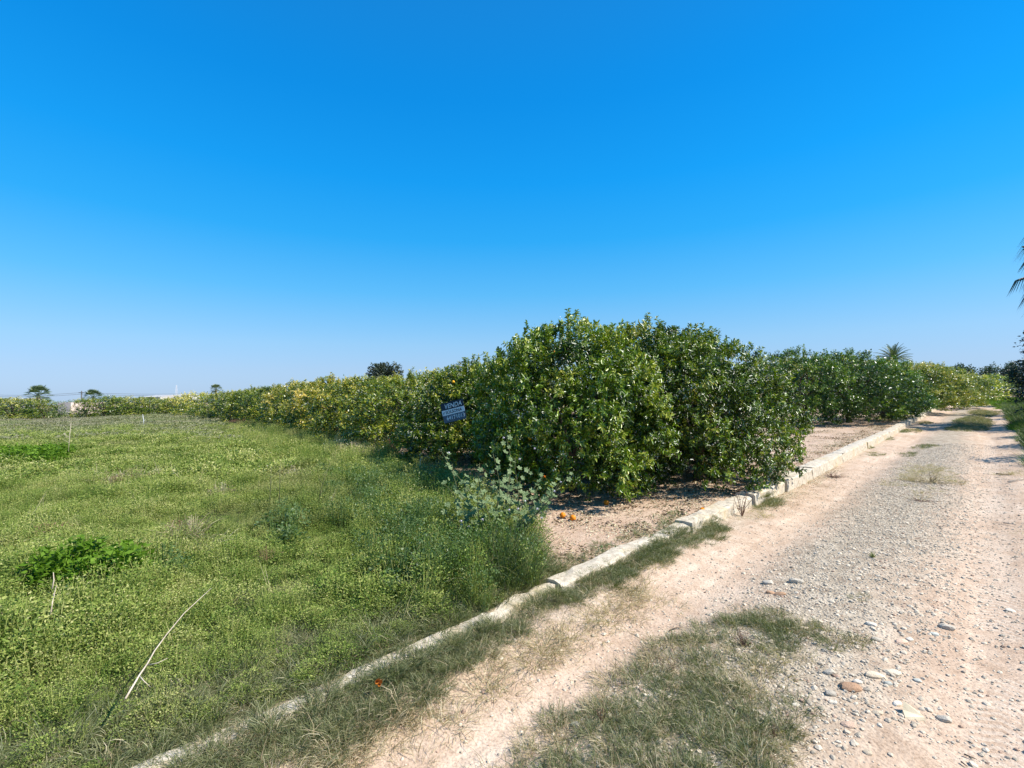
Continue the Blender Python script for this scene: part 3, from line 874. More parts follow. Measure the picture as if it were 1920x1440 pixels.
# ------------------------------------------------------------------ for sale sign
def text_mesh(body, size, mat, shear=0.0, bold=0.0):
    cu = bpy.data.curves.new('lettering', 'FONT')
    cu.body = body; cu.size = size; cu.extrude = .0015; cu.offset = bold; cu.shear = shear
    cu.align_x = 'LEFT'; cu.align_y = 'BOTTOM_BASELINE'
    o = bpy.data.objects.new('lettering', cu); COL.objects.link(o)
    dg = bpy.context.evaluated_depsgraph_get()
    me = bpy.data.meshes.new_from_object(o.evaluated_get(dg))
    bpy.data.objects.remove(o)
    me.materials.clear(); me.materials.append(mat)
    return me
SY = 8.86
sc_ = at(846, 774, SY)
sign = empty('for_sale_sign', tuple(sc_))
sign.rotation_euler = (rad(90), rad(-8), rad(-12))
Rs = Matrix.Rotation(rad(-20), 4, 'Z') @ Matrix.Rotation(rad(90), 4, 'X') @ Matrix.Rotation(rad(13), 4, 'Z')
sign.matrix_world = Matrix.Translation(Vector(sc_)) @ Rs @ Matrix.Diagonal((.78, .82, 1, 1))
tag(sign, 'navy and white for sale sign hung among the leaves of a dark citrus tree', 'sign')
def plate(name, x0, x1, y0, y1, z0, z1, mat, cut=0.03):
    V = []; pts = [(x0 + cut, y0), (x1 - cut, y0), (x1, y0 + cut), (x1, y1 - cut), (x1 - cut, y1), (x0 + cut, y1), (x0, y1 - cut), (x0, y0 + cut)]
    for z in (z0, z1):
        V += [(a, b, z) for a, b in pts]
    n = len(pts)
    Fs = [tuple(range(n))[::-1], tuple(range(n, 2 * n))] + [(i, (i + 1) % n, n + (i + 1) % n, n + i) for i in range(n)]
    link(name, mesh_np(name, np.array(V), Fs, mat), sign)
plate('sign_board', -.235, .36, -.20, .25, -.006, 0, M['navy'])
plate('phone_panel', -.233, .358, -.198, -.035, .0005, .002, M['slate'], .02)
plate('white_band', -.235, .36, -.033, .085, .0006, .0025, M['signwhite'], .004)
for body, size, mat, x, y, z, sh in [('VENDA', .14, M['signwhite'], -.15, .115, .003, .25), ('SOLSONA', .096, M['navy'], -.14, -.003, .0045, 0), ('64171013', .122, M['signwhite'], -.145, -.145, .004, 0)]:
    o = link('lettering', text_mesh(body, size, mat, sh, .0012), sign); o.location = (x, y, z)
mb = MB()
for sgn in (-1, 1):
    pts = [(-.19 + .022 * sgn * math.sin(a * 1.0) * (1), .026 + sgn * .012 + .02 * math.cos(a), .004) for a in np.linspace(0, 3.4, 7)]
    mb.tube(pts, [.005] * 7, 4)
link('emblem', mb.mesh('emblem', M['slate']), sign)

# ------------------------------------------------------------------ weeds, grass and litter (stuff)
def weed_clump(name, seed, n, R, Hh, Ln, Wd, mat, stems=14, up=.35, tint0=.5, tsd=.18, simple=True, flower=None, dome=True):
    rng = np.random.default_rng(seed)
    a = rng.uniform(0, 6.28, n); r = R * np.sqrt(rng.random(n)) 
    top = Hh * (1 - (r / R) ** 2 * .75) if dome else Hh * np.ones(n)
    z = top * rng.random(n) ** .45
    P = np.stack([np.cos(a) * r, np.sin(a) * r, z], 1)
    D = unit(n, rng); D[:, 2] = np.abs(D[:, 2]) * up + .1; D[:, 0] += np.cos(a) * .4; D[:, 1] += np.sin(a) * .4
    Nn = np.array([0, 0, 1.0]) + rng.normal(size=(n, 3)) * .5
    ln = Ln * rng.uniform(.6, 1.3, n); wd = Wd * rng.uniform(.7, 1.2, n)
    V, Fq = simple_leaves_np(P, D, Nn, ln, wd)
    t = np.clip(tint0 + rng.normal(0, tsd, n) + .25 * (z / Hh - .6), 0, 1)
    V2 = []; F2 = []; T2_ = []
    nb = len(V)
    for i in range(stems):
        aa = rng.uniform(0, 6.28); rr = R * rng.uniform(.1, .8); hh = Hh * rng.uniform(.7, 1.15)
        b0 = np.array([math.cos(aa) * rr * .4, math.sin(aa) * rr * .4, -.02]); b1 = np.array([math.cos(aa) * rr, math.sin(aa) * rr, hh * .9])
        sd = np.array([-math.sin(aa), math.cos(aa), 0]) * Wd * .12
        V2 += [b0 - sd, b0 + sd, b1 + sd, b1 - sd]; F2.append([nb, nb + 1, nb + 2, nb + 3]); nb += 4; T2_ += [.75] * 4
    if flower:
        m = flower
        P3 = np.stack([rng.uniform(-R, R, m) * .8, rng.uniform(-R, R, m) * .8, Hh * rng.uniform(.85, 1.15, m)], 1)
        V3, F3 = simple_leaves_np(P3, unit(m, rng), unit(m, rng) * .4 + np.array([0, 0, 1]), np.full(m, .012), np.full(m, .012))
        F3 = F3 + nb
    Vs = [V, np.array(V2).reshape(-1, 3)]; Fs = [Fq, np.array(F2, int).reshape(-1, 4)]; Ts = [np.repeat(t, 4), np.array(T2_)]
    mi = [np.zeros(n + stems, int)]
    mats = [mat]
    if flower:
        Vs.append(V3); Fs.append(F3); Ts.append(np.ones(len(V3))); mi.append(np.ones(len(F3), int)); mats.append(M['blossom'])
    return mesh_np(name, np.vstack(Vs), np.vstack(Fs), mats, np.concatenate(Ts), np.concatenate(mi))

def tuft(name, seed, n, R, L, w, bend, mat, spread=.5, tint0=.5, tsd=.2, seg=3):
    random.seed(seed); mb = MB()
    for i in range(n):
        a = random.uniform(0, 6.28); r = R * math.sqrt(random.random())
        d = (math.cos(a) * spread * random.uniform(.1, 1.2) + random.gauss(0, .15), math.sin(a) * spread * random.uniform(.1, 1.2) + random.gauss(0, .15), 1)
        mb.blade((math.cos(a) * r, math.sin(a) * r, -.01), d, L * random.uniform(.5, 1.2), w * random.uniform(.7, 1.2), bend * random.uniform(.3, 1.4), min(1, max(0, random.gauss(tint0, tsd))), seg)
    return mb.mesh(name, mat)

W_near = [weed_clump('weed_a', 1, 430, .20, .18, .016, .010, M['weed'], tint0=.55), weed_clump('weed_b', 2, 430, .21, .24, .015, .009, M['weed'], tint0=.60),
          weed_clump('weed_c', 3, 330, .17, .16, .022, .012, M['weed'], tint0=.40), tuft('weed_grass', 5, 60, .14, .24, .0055, .5, M['weed'], .5, .6, .15)]
W_mid = [weed_clump('weed_d', 11, 260, .36, .22, .040, .024, M['weed'], tint0=.55, stems=20), weed_clump('weed_e', 12, 260, .36, .26, .038, .022, M['weed'], tint0=.64, stems=20, flower=1),
         weed_clump('weed_f', 13, 240, .33, .20, .045, .024, M['weed'], tint0=.45, stems=20)]
W_far = [weed_clump('weed_g', 21, 150, .7, .26, .10, .05, M['weed_far'], tint0=.5, stems=25), weed_clump('weed_h', 22, 150, .7, .30, .09, .05, M['weed_far'], tint0=.6, stems=40)]

def field_points(y0, y1, dens, x0=None, x1=None, margin=0.0):
    x, y = sample_rect(-1.2 * y1 - 1 if x0 is None else x0, 3 if x1 is None else x1, y0, y1, dens)
    m = in_view(x, y) & inside(FIELD, x, y)
    x, y = keep(m, x, y)
    return x, y

PX_KERBGRASS = [(200, 1500), (240, 1440), (380, 1385), (560, 1300), (700, 1235), (845, 1188), (960, 1145), (1090, 1092), (1200, 1046), (1235, 1022), (1262, 1028), (1240, 1052), (1190, 1080), (1110, 1110), (1010, 1155), (965, 1190), (905, 1240), (810, 1305), (700, 1375), (640, 1440), (600, 1500)]
KG = poly(PX_KERBGRASS)

# near field
x, y = field_points(.7, 8.5, 85)
s_, t_ = st(x, y)
hs = np.clip(.5 + t_ / 1.6, .45, 1.0) * (1 + .5 * fbm(x, y, 1.2, 5) + .35 * fbm(x, y, 4.0, 15))
ok = RNG.random(len(x)) < np.clip(.75 + t_ / .8, .3, 1)
ok &= t_ > .02
x, y, hs, t_ = keep(ok, x, y, hs, t_)
n = len(x)
g1 = fbm(x, y, 1.1, 41) + RNG.normal(0, .35, n); g2 = fbm(x, y, 1.6, 42) + RNG.normal(0, .35, n)
idx = np.where(g1 > .75, 3, np.where(g2 > .25, 1, np.where(g2 < -.6, 2, 0)))
sc = np.clip(hs, .45, 1.75) * RNG.uniform(.8, 1.2, n)
scatter('field_weeds', np.stack([x, y, H(x, y)], 1), rnd_rot(n, .25), scl3(sc), idx, W_near, 'fine leaved yellow green weeds covering the near part of the field', 'weeds')
print('near weeds', n)
x, y = field_points(8.5, 29, 17)
x, y = keep(RNG.random(len(x)) < np.clip((29 - y + 2 * fbm(x, y, .5, 44)) / 12, 0, 1), x, y)
n = len(x)
sc = np.clip(1 + .4 * fbm(x, y, .8, 6) + .3 * fbm(x, y, 2.4, 16), .4, 1.7) * RNG.uniform(.8, 1.2, n)
scatter('field_weeds', np.stack([x, y, H(x, y)], 1), rnd_rot(n, .2), scl3(sc), RNG.integers(0, 3, n), W_mid, 'yellow green weeds across the middle of the field', 'weeds')
print('mid weeds', n)
x, y = field_points(16, 60, 3.0)
x, y = keep(RNG.random(len(x)) < np.clip((y - 16) / 7, 0, 1), x, y)
n = len(x)
sc = np.clip(1 + .3 * fbm(x, y, .5, 7), .5, 1.5) * RNG.uniform(.8, 1.2, n)
scatter('field_weeds', np.stack([x, y, H(x, y)], 1), rnd_rot(n, .1), scl3(sc, .85), RNG.integers(0, 2, n), W_far, 'brownish dry weeds over the far end of the field', 'weeds')
print('far weeds', n)

TW = [weed_clump('tall_weed_a', 15, 260, .15, .50, .019, .011, M['weed'], stems=16, tint0=.58, dome=False, up=1.2), weed_clump('tall_weed_b', 16, 220, .13, .42, .024, .013, M['weed'], stems=14, tint0=.48, dome=False, up=1.0),
      tuft('tall_weed_c', 17, 70, .13, .55, .006, .5, M['weed'], .45, .62, .15, 4)]
x, y = field_points(1.5, 24, 16)
d = edge_dist(EDGE[:9], x, y); s_, t_ = st(x, y)
m = (RNG.random(len(x)) < np.clip(.85 * np.exp(-(d / 1.5) ** 2) + .55 * np.clip(fbm(x, y, 1.0, 61) - .15, 0, 1) + .04, 0, 1)) & (t_ > .35)
x, y, d = keep(m, x, y, d); n = len(x)
sc = np.clip(.45 + .5 * np.exp(-(d / 1.4) ** 2), 0, 1) * RNG.uniform(.65, 1.2, n)
scatter('tall_weeds', np.stack([x, y, H(x, y)], 1), rnd_rot(n, .2), scl3(sc), RNG.integers(0, 3, n), TW, 'taller feathery weeds rising towards the citrus row and in clumps', 'weeds')
TWD = [weed_clump('dark_tall_a', 18, 240, .17, .48, .026, .016, M['clover'], stems=18, tint0=.45, dome=False, up=1.1), weed_clump('dark_tall_b', 19, 240, .16, .42, .022, .013, M['weed'], stems=18, tint0=.35, dome=False, up=1.1)]
TMASS = poly([(640, 905), (720, 900), (810, 915), (850, 960), (900, 1010), (980, 1060), (1000, 1090), (900, 1130), (800, 1140), (720, 1080), (660, 1000)])
x, y, sd = region_pts(TMASS, 34, .5)
n = len(x)
scatter('tall_weed_mass', np.stack([x, y, H(x, y)], 1), rnd_rot(n, .2), scl3(RNG.uniform(.5, 1.0, n)), RNG.integers(0, 2, n), TWD, 'bushy mass of darker green weeds sloping down left of the mallow to the kerb', 'weeds')
print('tall weeds', n)
# brighter patches of other weeds in the field
def blob(cx, cy, rx, ry, dens, dz=.1, ang=0):
    """points in a noisy ellipse; given in pixels, turned into ground coordinates once"""
    c = hit(cx, cy, dz); a = hit(cx + rx, cy, dz) - c; b = hit(cx, cy + ry, dz) - c
    A = abs(a[0] * b[1] - a[1] * b[0]) * math.pi
    n = int(A * dens)
    th = RNG.uniform(0, 6.28, n); r = np.sqrt(RNG.random(n)) * RNG.uniform(.8, 1.15, n)
    return c[0] + a[0] * r * np.cos(th) + b[0] * r * np.sin(th), c[1] + a[1] * r * np.cos(th) + b[1] * r * np.sin(th)

def patch(name, blobs, src, label, cat, dens, s=1.0, dz=.1, zoff=0, lean=.25, kind='stuff'):
    X = []; Y = []
    for b in blobs:
        a, c = blob(*b, dens, dz); X.append(a); Y.append(c)
    x = np.concatenate(X); y = np.concatenate(Y); n = len(x)
    return scatter(name, np.stack([x, y, H(x, y) + zoff], 1), rnd_rot(n, lean), scl3(s * RNG.uniform(.7, 1.3, n)), RNG.integers(0, len(src), n), src, label, cat, kind=kind)

NET = [weed_clump('nettle_a', 41, 150, .16, .26, .05, .032, M['nettle'], tint0=.5, stems=8), weed_clump('nettle_b', 42, 150, .16, .30, .045, .03, M['nettle'], tint0=.6, stems=8)]
patch('nettle_patch', [(150, 1085, 75, 32), (200, 1075, 50, 22)], NET, 'bright green leafy nettle patch standing in the near left of the field', 'nettles', 70, .95, zoff=.05)
patch('nettle_patch', [(60, 862, 62, 11), (95, 856, 40, 8)], NET, 'bright green leafy patch far out at the left edge of the field', 'nettles', 24, 1.2, zoff=.05)
CLV = [weed_clump('clover_a', 51, 140, .15, .24, .034, .026, M['clover'], tint0=.5, stems=8), weed_clump('clover_b', 52, 140, .15, .32, .03, .02, M['clover'], tint0=.65, stems=10)]
patch('dark_weeds', [(780, 1060, 70, 42), (850, 1010, 60, 70), (530, 990, 40, 25), (345, 1070, 60, 12), (760, 1110, 45, 20), (620, 900, 50, 18), (520, 805, 45, 7), (900, 1060, 40, 40)], CLV, 'blue green broad leaved weeds at the edge of the field beside the mallow', 'weeds', 34, .9)
PALE = [weed_clump('pale_a', 61, 120, .18, .34, .022, .016, M['straw'], tint0=.6, stems=20), weed_clump('pale_b', 62, 200, .18, .34, .024, .018, M['weed'], tint0=.85, stems=20, flower=5)]
patch('seedy_weeds', [(680, 842, 48, 22), (640, 850, 30, 15), (575, 808, 35, 9), (970, 985, 45, 20)], PALE, 'pale yellow seedy weeds growing against the foot of the citrus row', 'weeds', 20, 1.0)
RED = [weed_clump('dead_a', 71, 60, .25, .4, .05, .012, M['red_weed'], tint0=.6, stems=70, up=2), ]
patch('dead_weeds', [(455, 796, 28, 6), (800, 905, 40, 12), (720, 842, 25, 8), (590, 815, 20, 5)], RED, 'reddish brown dead weeds at the foot of the citrus row', 'dead weeds', 12, .8)

BRN = [weed_clump('brown_a', 72, 150, .2, .2, .025, .010, M['litter'], tint0=.35, stems=30), weed_clump('brown_b', 73, 120, .2, .18, .03, .008, M['red_weed'], tint0=.7, stems=30)]
patch('withered_weeds', [(345, 1005, 45, 18), (500, 1045, 45, 10), (80, 1160, 45, 12), (560, 895, 30, 10), (640, 1165, 40, 10), (230, 905, 30, 8), (300, 1370, 60, 14), (120, 1010, 40, 8), (430, 930, 30, 6)], BRN, 'withered brown weeds scattered in patches among the green ones', 'dead weeds', 18, .95, zoff=.08)
# tall grasses
G_tall = [tuft('tall_a', 81, 150, .13, .55, .007, .7, M['grass'], .55, .45, .2, 4), tuft('tall_b', 82, 130, .12, .45, .007, .9, M['grass'], .7, .6, .22, 4)]
patch('tall_grass', [(930, 1055, 62, 42), (985, 1060, 40, 25)], G_tall, 'dense clump of tall dark green grass at the corner of the bare soil', 'grass', 22, .8)
patch('tall_grass', [(70, 1400, 100, 40), (60, 1340, 60, 18)], G_tall, 'coarse tall grass in the bottom left corner of the field', 'grass', 9, .75)
patch('tall_grass', [(820, 1120, 60, 25), (860, 1080, 40, 30)], G_tall, 'lanky blue green grass between the field and the concrete kerb', 'grass', 12, .6)

# creeping dark grass along the kerb and in the middle of the track
TURF = [tuft('turf_a', 91, 110, .085, .085, .0032, .9, M['turf'], 1.1, .42, .2), tuft('turf_b', 92, 110, .085, .07, .0032, 1.1, M['turf'], 1.4, .5, .25), tuft('turf_c', 93, 60, .08, .06, .003, 1.0, M['straw'], 1.6, .4, .25, 2)]
STRAW = [tuft('straw_a', 95, 46, .10, .13, .0035, 1.1, M['straw'], 1.8, .55, .25, 3), tuft('straw_b', 96, 40, .10, .10, .0032, .8, M['straw'], 2.2, .7, .2, 3)]

X = []; Y = []; I = []; SCL = []
x, y, sd = region_pts(KG, 700)
s_, t_ = st(x, y)
w = np.clip(((-t_) - .38) / .2, 0, 1)           # drier towards the wheel track
dry = RNG.random(len(x)) < w * .85
ok = (RNG.random(len(x)) < np.where(dry, .5, 1)) & ~((t_ > -.19) & (t_ < .02) & (RNG.random(len(x)) > np.clip((-.9 - s_) * .35, .03, .35)))
ok &= ~((s_ > .2) & (t_ < -.46 + .05 * fbm(x, y, 7, 51)))
x, y, dry, t_ = keep(ok, x, y, dry, t_)
X.append(x); Y.append(y); I.append(np.where(dry, 3, RNG.choice([0, 1, 2], len(x), p=[.5, .38, .12]))); SCL.append(np.where(dry, .9, 1.0) * RNG.uniform(.6, 1.1, len(x)))
for (cx, cy, rx, ry) in [(1322, 1003, 36, 13), (1345, 990, 22, 8), (1272, 1018, 26, 12), (1440, 945, 24, 12), (1230, 1040, 30, 10)]:
    x, y = blob(cx, cy, rx, ry, 260, 0)
    X.append(x); Y.append(y); I.append(RNG.choice([0, 1, 2], len(x), p=[.5, .35, .15])); SCL.append(RNG.uniform(.7, 1.25, len(x)))
for s_lo, s_hi, t_lo, t_hi, dn, k_ in [(-3.5, .8, .02, .42, 330, 1.2), (-3.5, -.9, -.15, -.0, 110, .7), (.8, 3.0, .0, .22, 80, .8), (-3.5, -.8, .3, .8, 60, 1.2)]:
    m_ = int((s_hi - s_lo) * (t_hi - t_lo) * dn); s2 = RNG.uniform(s_lo, s_hi, m_); t2 = RNG.uniform(t_lo, t_hi, m_)
    x, y = xy(s2, t2); X.append(x); Y.append(y); I.append(RNG.choice([0, 1, 2], m_, p=[.55, .25, .2])); SCL.append(k_ * RNG.uniform(.6, 1.3, m_))
x = np.concatenate(X); y = np.concatenate(Y); n = len(x)
GN_SRC = TURF + [STRAW[0]]
hz_ = H(x, y); s_, t_ = st(x, y)
hz_ = np.where((t_ > -.24) & (t_ < -.01), .085, hz_)
scatter('kerb_grass', np.stack([x, y, hz_], 1), rnd_rot(n, .35), scl3(np.concatenate(SCL)), np.concatenate(I), GN_SRC, 'dark creeping grass growing along the road side of the concrete kerb', 'grass')
print('kerb grass', n)

MID_A = poly([(930, 1500), (965, 1440), (1010, 1392), (1080, 1335), (1150, 1282), (1185, 1250), (1240, 1250), (1290, 1262), (1370, 1275), (1420, 1300), (1480, 1340), (1505, 1400), (1490, 1440), (1480, 1500)])
MID_B = poly([(1200, 1240), (1300, 1192), (1335, 1165), (1400, 1150), (1480, 1152), (1522, 1185), (1505, 1235), (1440, 1262), (1380, 1275), (1290, 1262)])
X = []; Y = []; I = []; SCL = []
for P_, dn, thin in ((MID_A, 480, .12), (MID_B, 390, .28)):
    x, y, sd = region_pts(P_, dn, .16)
    g = fbm(x, y, 6, 14)
    m = g > -1.1 + thin * 2.2
    x, y, sd = keep(m, x, y, sd)
    X.append(x); Y.append(y); I.append(np.where(RNG.random(len(x)) < np.clip(.5 - sd * 3, .10, .5), 3, RNG.choice([0, 1, 2], len(x), p=[.40, .38, .22]))); SCL.append(RNG.uniform(.55, 1.05, len(x)))
for (cx, cy, rx, ry, dn, sc0) in [(1580, 1203, 34, 14, 300, .8), (1610, 1120, 16, 5, 300, .7), (1825, 792, 36, 16, 60, 1.3), (1845, 775, 28, 7, 60, 1.2), (1805, 803, 30, 6, 60, 1.1), (1735, 838, 28, 4, 50, .9), (1625, 838, 14, 4, 100, .9), (1660, 823, 12, 3, 80, .9), (1705, 808, 22, 4, 70, .9), (1735, 793, 14, 3, 60, .9), (1700, 853, 20, 4, 50, .8), (1640, 852, 18, 4, 60, .8)]:
    x, y = blob(cx, cy, rx, ry, dn, 0)
    X.append(x); Y.append(y); I.append(RNG.choice([0, 1, 2, 3], len(x), p=[.45, .3, .12, .13])); SCL.append(sc0 * RNG.uniform(.7, 1.25, len(x)))
x = np.concatenate(X); y = np.concatenate(Y); n = len(x)
scatter('track_grass', np.stack([x, y, H(x, y)], 1), rnd_rot(n, .35), scl3(np.concatenate(SCL)), np.concatenate(I), GN_SRC, 'grey green creeping grass in the middle of the dirt track', 'grass')
print('track grass', n)
# dry straw: along the kerb grass, on the track at mid distance
X = []; Y = []
for b, dn in [((740, 1345, 60, 20), 140), ((640, 1400, 80, 30), 160), ((885, 1228, 50, 10), 80), ((1040, 1150, 60, 8), 40), ((1160, 1098, 50, 6), 40), ((1240, 1062, 40, 6), 50), ((1400, 965, 50, 10), 60), ((1740, 893, 50, 16), 45), ((1730, 880, 45, 9), 45), ((1700, 905, 50, 8), 25), ((1790, 905, 30, 8), 25), ((1750, 925, 60, 8), 14), ((1720, 938, 16, 3), 60), ((1905, 888, 30, 4), 60), ((1490, 1225, 40, 12), 60), ((1420, 1290, 60, 16), 60), ((1900, 1000, 26, 10), 12), ((350, 1010, 35, 40), 16), ((560, 890, 30, 20), 6), ((230, 905, 40, 18), 5)]:
    x, y = blob(*b, dn, 0); X.append(x); Y.append(y)
s2 = RNG.uniform(-3, 1.0, 240); t2 = -.56 + RNG.normal(0, .09, 240); x, y = xy(s2, t2); X.append(x); Y.append(y)
x = np.concatenate(X); y = np.concatenate(Y); n = len(x)
infield = inside(FIELD, x, y)
scatter('dry_straw', np.stack([x, y, H(x, y) + np.where(infield, .1, 0)], 1), rnd_rot(n, .3), scl3(RNG.uniform(.6, 1.3, n) * np.where(infield, 2.0, 1)), RNG.integers(0, 2, n), STRAW, 'pale dry straw lying along the grass strips of the track', 'straw')

# long dry and green stalks in the field
STK = [tuft('stalk_a', 101, 5, .05, .45, .006, .25, M['straw'], .5, .6, .2, 4), tuft('stalk_b', 102, 4, .05, .5, .006, .5, M['grass'], .5, .8, .2, 4), tuft('stalk_c', 103, 4, .05, .4, .005, .3, M['clover'], .4, .4, .2, 4)]
x, y = field_points(1.2, 14, 2.2)
n = len(x)
scatter('tall_stalks', np.stack([x, y, H(x, y)], 1), rnd_rot(n, .5), scl3(RNG.uniform(.5, 1.15, n)), RNG.integers(0, 3, n), STK, 'thin dry stalks standing out of the field weeds', 'stalks')

# verge at the right of the track and far grass at the bend
VG = [tuft('verge_a', 111, 110, .3, .42, .012, .6, M['grass'], .6, .6, .2, 3), tuft('verge_b', 112, 110, .3, .32, .012, .8, M['nettle'], .7, .6, .2, 3)]
s_ = RNG.uniform(9.8, 45, 1500); t_ = RNG.uniform(-5.4, -3.5, 1500) - .1 * np.sin(s_)
x, y = xy(s_, t_)
scatter('verge_grass', np.stack([x, y, H(x, y)], 1), rnd_rot(1500, .2), scl3(RNG.uniform(.6, 1.2, 1500)), RNG.integers(0, 2, 1500), VG, 'rough green grass along the shaded right verge of the track', 'grass')
FG = [tuft('farg_a', 121, 90, .6, .28, .03, .6, M['nettle'], .6, .7, .2, 2), tuft('farg_b', 122, 90, .6, .25, .03, .8, M['weed'], .7, .5, .2, 2)]
s_ = RNG.uniform(40, 62, 2600); t_ = RNG.uniform(-8, 6, 2600)
m = ~((t_ > -3.2) & (t_ < -.1) & (s_ < 47))
s_, t_ = keep(m, s_, t_); x, y = xy(s_, t_); n = len(x)
scatter('far_grass', np.stack([x, y, H(x, y)], 1), rnd_rot(n, .2), scl3(RNG.uniform(.6, 1.2, n), .8), RNG.integers(0, 2, n), FG, 'bright grass strip across the far end of the track', 'grass')
s_ = RNG.uniform(24, 42, 500); t_ = RNG.uniform(.1, 1.3, 500)
m = RNG.random(500) < np.clip((s_ - 24) / 14, .05, 1)
s_, t_ = keep(m, s_, t_); x, y = xy(s_, t_); n = len(x)
scatter('kerbside_weeds', np.stack([x, y, H(x, y)], 1), rnd_rot(n, .2), scl3(RNG.uniform(.3, .8, n)), RNG.integers(0, 2, n), FG, 'low weeds behind the far stretch of the kerb', 'weeds')

# litter of dead leaves and petals on the grove floor
def litter_leaf(name, seed, n, R, Ln, mat, tint0=.5):
    rng = np.random.default_rng(seed)
    P = np.stack([rng.uniform(-R, R, n), rng.uniform(-R, R, n), rng.uniform(.003, .02, n)], 1)
    D = unit(n, rng); D[:, 2] *= .25
    Nn = np.array([0, 0, 1.0]) + rng.normal(size=(n, 3)) * .35
    V, Fq = leaves_np(P, D, Nn, Ln * rng.uniform(.6, 1.2, n), Ln * .42 * rng.uniform(.7, 1.1, n), .3, .2)
    return mesh_np(name, V, Fq, mat, np.repeat(np.clip(rng.normal(tint0, .25, n), 0, 1), 6))
LIT = [litter_leaf('litter_a', 1, 26, .22, .05, M['litter'], .45), litter_leaf('litter_b', 2, 30, .22, .03, M['litter'], .8), litter_leaf('litter_c', 3, 22, .22, .022, M['litter'], .9)]
x, y = sample_rect(-6, 19, 4, 24, 34)
s_, t_ = st(x, y)
g = fbm(x, y, 1.3, 20)
neark = np.exp(-(np.abs(t_ - .3) / .35) ** 2)
tc = np.zeros(len(x))
for T_ in (T1, T2, T2b, T3):
    tc = np.maximum(tc, np.exp(-(((x - T_.location.x) ** 2 + (y - T_.location.y) ** 2) / 4.5)))
pr = np.clip(.15 + .3 * (g > .1) + .6 * neark + .8 * tc, 0, 1)
m = in_view(x, y) & ~inside(FIELD, x, y) & (t_ > .02) & (RNG.random(len(x)) < pr)
x, y = keep(m, x, y); n = len(x)
scatter('leaf_litter', np.stack([x, y, H(x, y)], 1), rnd_rot(n, .03), scl3(RNG.uniform(.7, 1.3, n)), RNG.integers(0, 3, n), LIT, 'dead leaves and petals littering the bare grove floor', 'leaf litter')
# petals and leaves blown on to the road side of the kerb
s_ = RNG.uniform(4.5, 9.5, 130); t_ = -.25 - np.abs(RNG.normal(0, .16, 130)); x, y = xy(s_, t_)
scatter('petal_drift', np.stack([x, y, H(x, y)], 1), rnd_rot(130, .03), scl3(RNG.uniform(.5, .9, 130)), RNG.integers(0, 2, 130), LIT[1:], 'drift of yellowish fallen petals against the kerb', 'petals')
LOW = [weed_clump('low_a', 131, 70, .13, .07, .022, .012, M['clover'], tint0=.6, stems=10)]
patch('low_weeds', [(1170, 1010, 50, 8), (1120, 1015, 30, 5), (1270, 960, 50, 12), (1215, 965, 30, 8), (1200, 990, 30, 6), (1060, 1085, 60, 8), (1150, 1055, 40, 6), (1050, 1075, 30, 10)], LOW, 'sparse low weeds on the bare soil behind the kerb', 'weeds', 26, .8, dz=.1)

# ------------------------------------------------------------------ stones
def rock(name, seed, mat, flat=.55, sub=2, rough=.28):
    rng = random.Random(seed)
    import bmesh
    bm = bmesh.new(); bmesh.ops.create_icosphere(bm, subdivisions=sub, radius=1.0)
    dirs = [Vector((rng.gauss(0, 1), rng.gauss(0, 1), rng.gauss(0, 1))).normalized() for _ in range(9)]
    offs = [rng.uniform(.62, .95) for _ in dirs]
    ax = Vector((rng.uniform(.8, 1.3), rng.uniform(.7, 1.0), flat))
    for v in bm.verts:
        for d, o in zip(dirs, offs):
            q = v.co.dot(d)
            if q > o: v.co -= d * (q - o) * .85
        v.co *= 1 + rng.uniform(-rough, rough) * .18
        v.co = Vector((v.co.x * ax.x, v.co.y * ax.y, v.co.z * ax.z))
    me = bpy.data.meshes.new(name); bm.to_mesh(me); bm.free(); me.materials.append(mat)
    return me
PEB = [rock('pebble_%d' % i, i, M['gravel'], .62, 1) for i in range(5)] + [rock('clod_0', 9, M['clod'], .6, 1)]
X = []; Y = []; SZ = []
x, y = sample_rect(-2, 14, 1.2, 14, 3000)
s_, t_ = st(x, y)
m = in_view(x, y) & (t_ < -.3) & (t_ > -3.5); x, y, s_, t_ = keep(m, x, y, s_, t_)
px_ = 960 + F * x / y
g = fbm(x, y, 1.6, 30) + .5 * fbm(x, y, 5, 31)
mid = np.exp(-((t_ + 1.75) / .6) ** 2)
right = np.exp(-((t_ + 2.6) / .5) ** 2)
dens = .025 + mid * 1.5 * np.clip(.75 + .35 * g, .1, 1) * np.clip((s_ + 1.5) / 1.5, .15, 1) + right * .13 + .05 * np.exp(-((t_ + .75) / .4) ** 2)
dens *= np.clip(1.3 - y / 14, .2, 1)
# open pink corner at the bottom right and smooth left wheel track
dens = np.where((s_ < .3) & (t_ < -2.15), dens * .12, dens)
m = RNG.random(len(x)) < dens
x, y = keep(m, x, y); n = len(x)
sz = .0058 * np.exp(RNG.normal(0, .5, n))
sz = np.clip(sz, .0028, .02)
scatter('track_gravel', np.stack([x, y, H(x, y) + sz * .12], 1), rnd_rot(n, .4), scl3(sz), RNG.choice(6, n, p=[.18, .18, .18, .18, .18, .10]), PEB, 'loose pale gravel over the middle of the dirt track', 'gravel')
print('gravel', n)
x, y = sample_rect(-2, 12, 1.2, 10, 26)
s_, t_ = st(x, y)
m = in_view(x, y) & (t_ < -1.2) & (t_ > -3.2) & (RNG.random(len(x)) < np.exp(-((t_ + 1.9) / .6) ** 2)) & ((s_ > .0) | (t_ > -2.2))
x, y = keep(m, x, y); n = len(x)
sz = RNG.uniform(.010, .022, n)
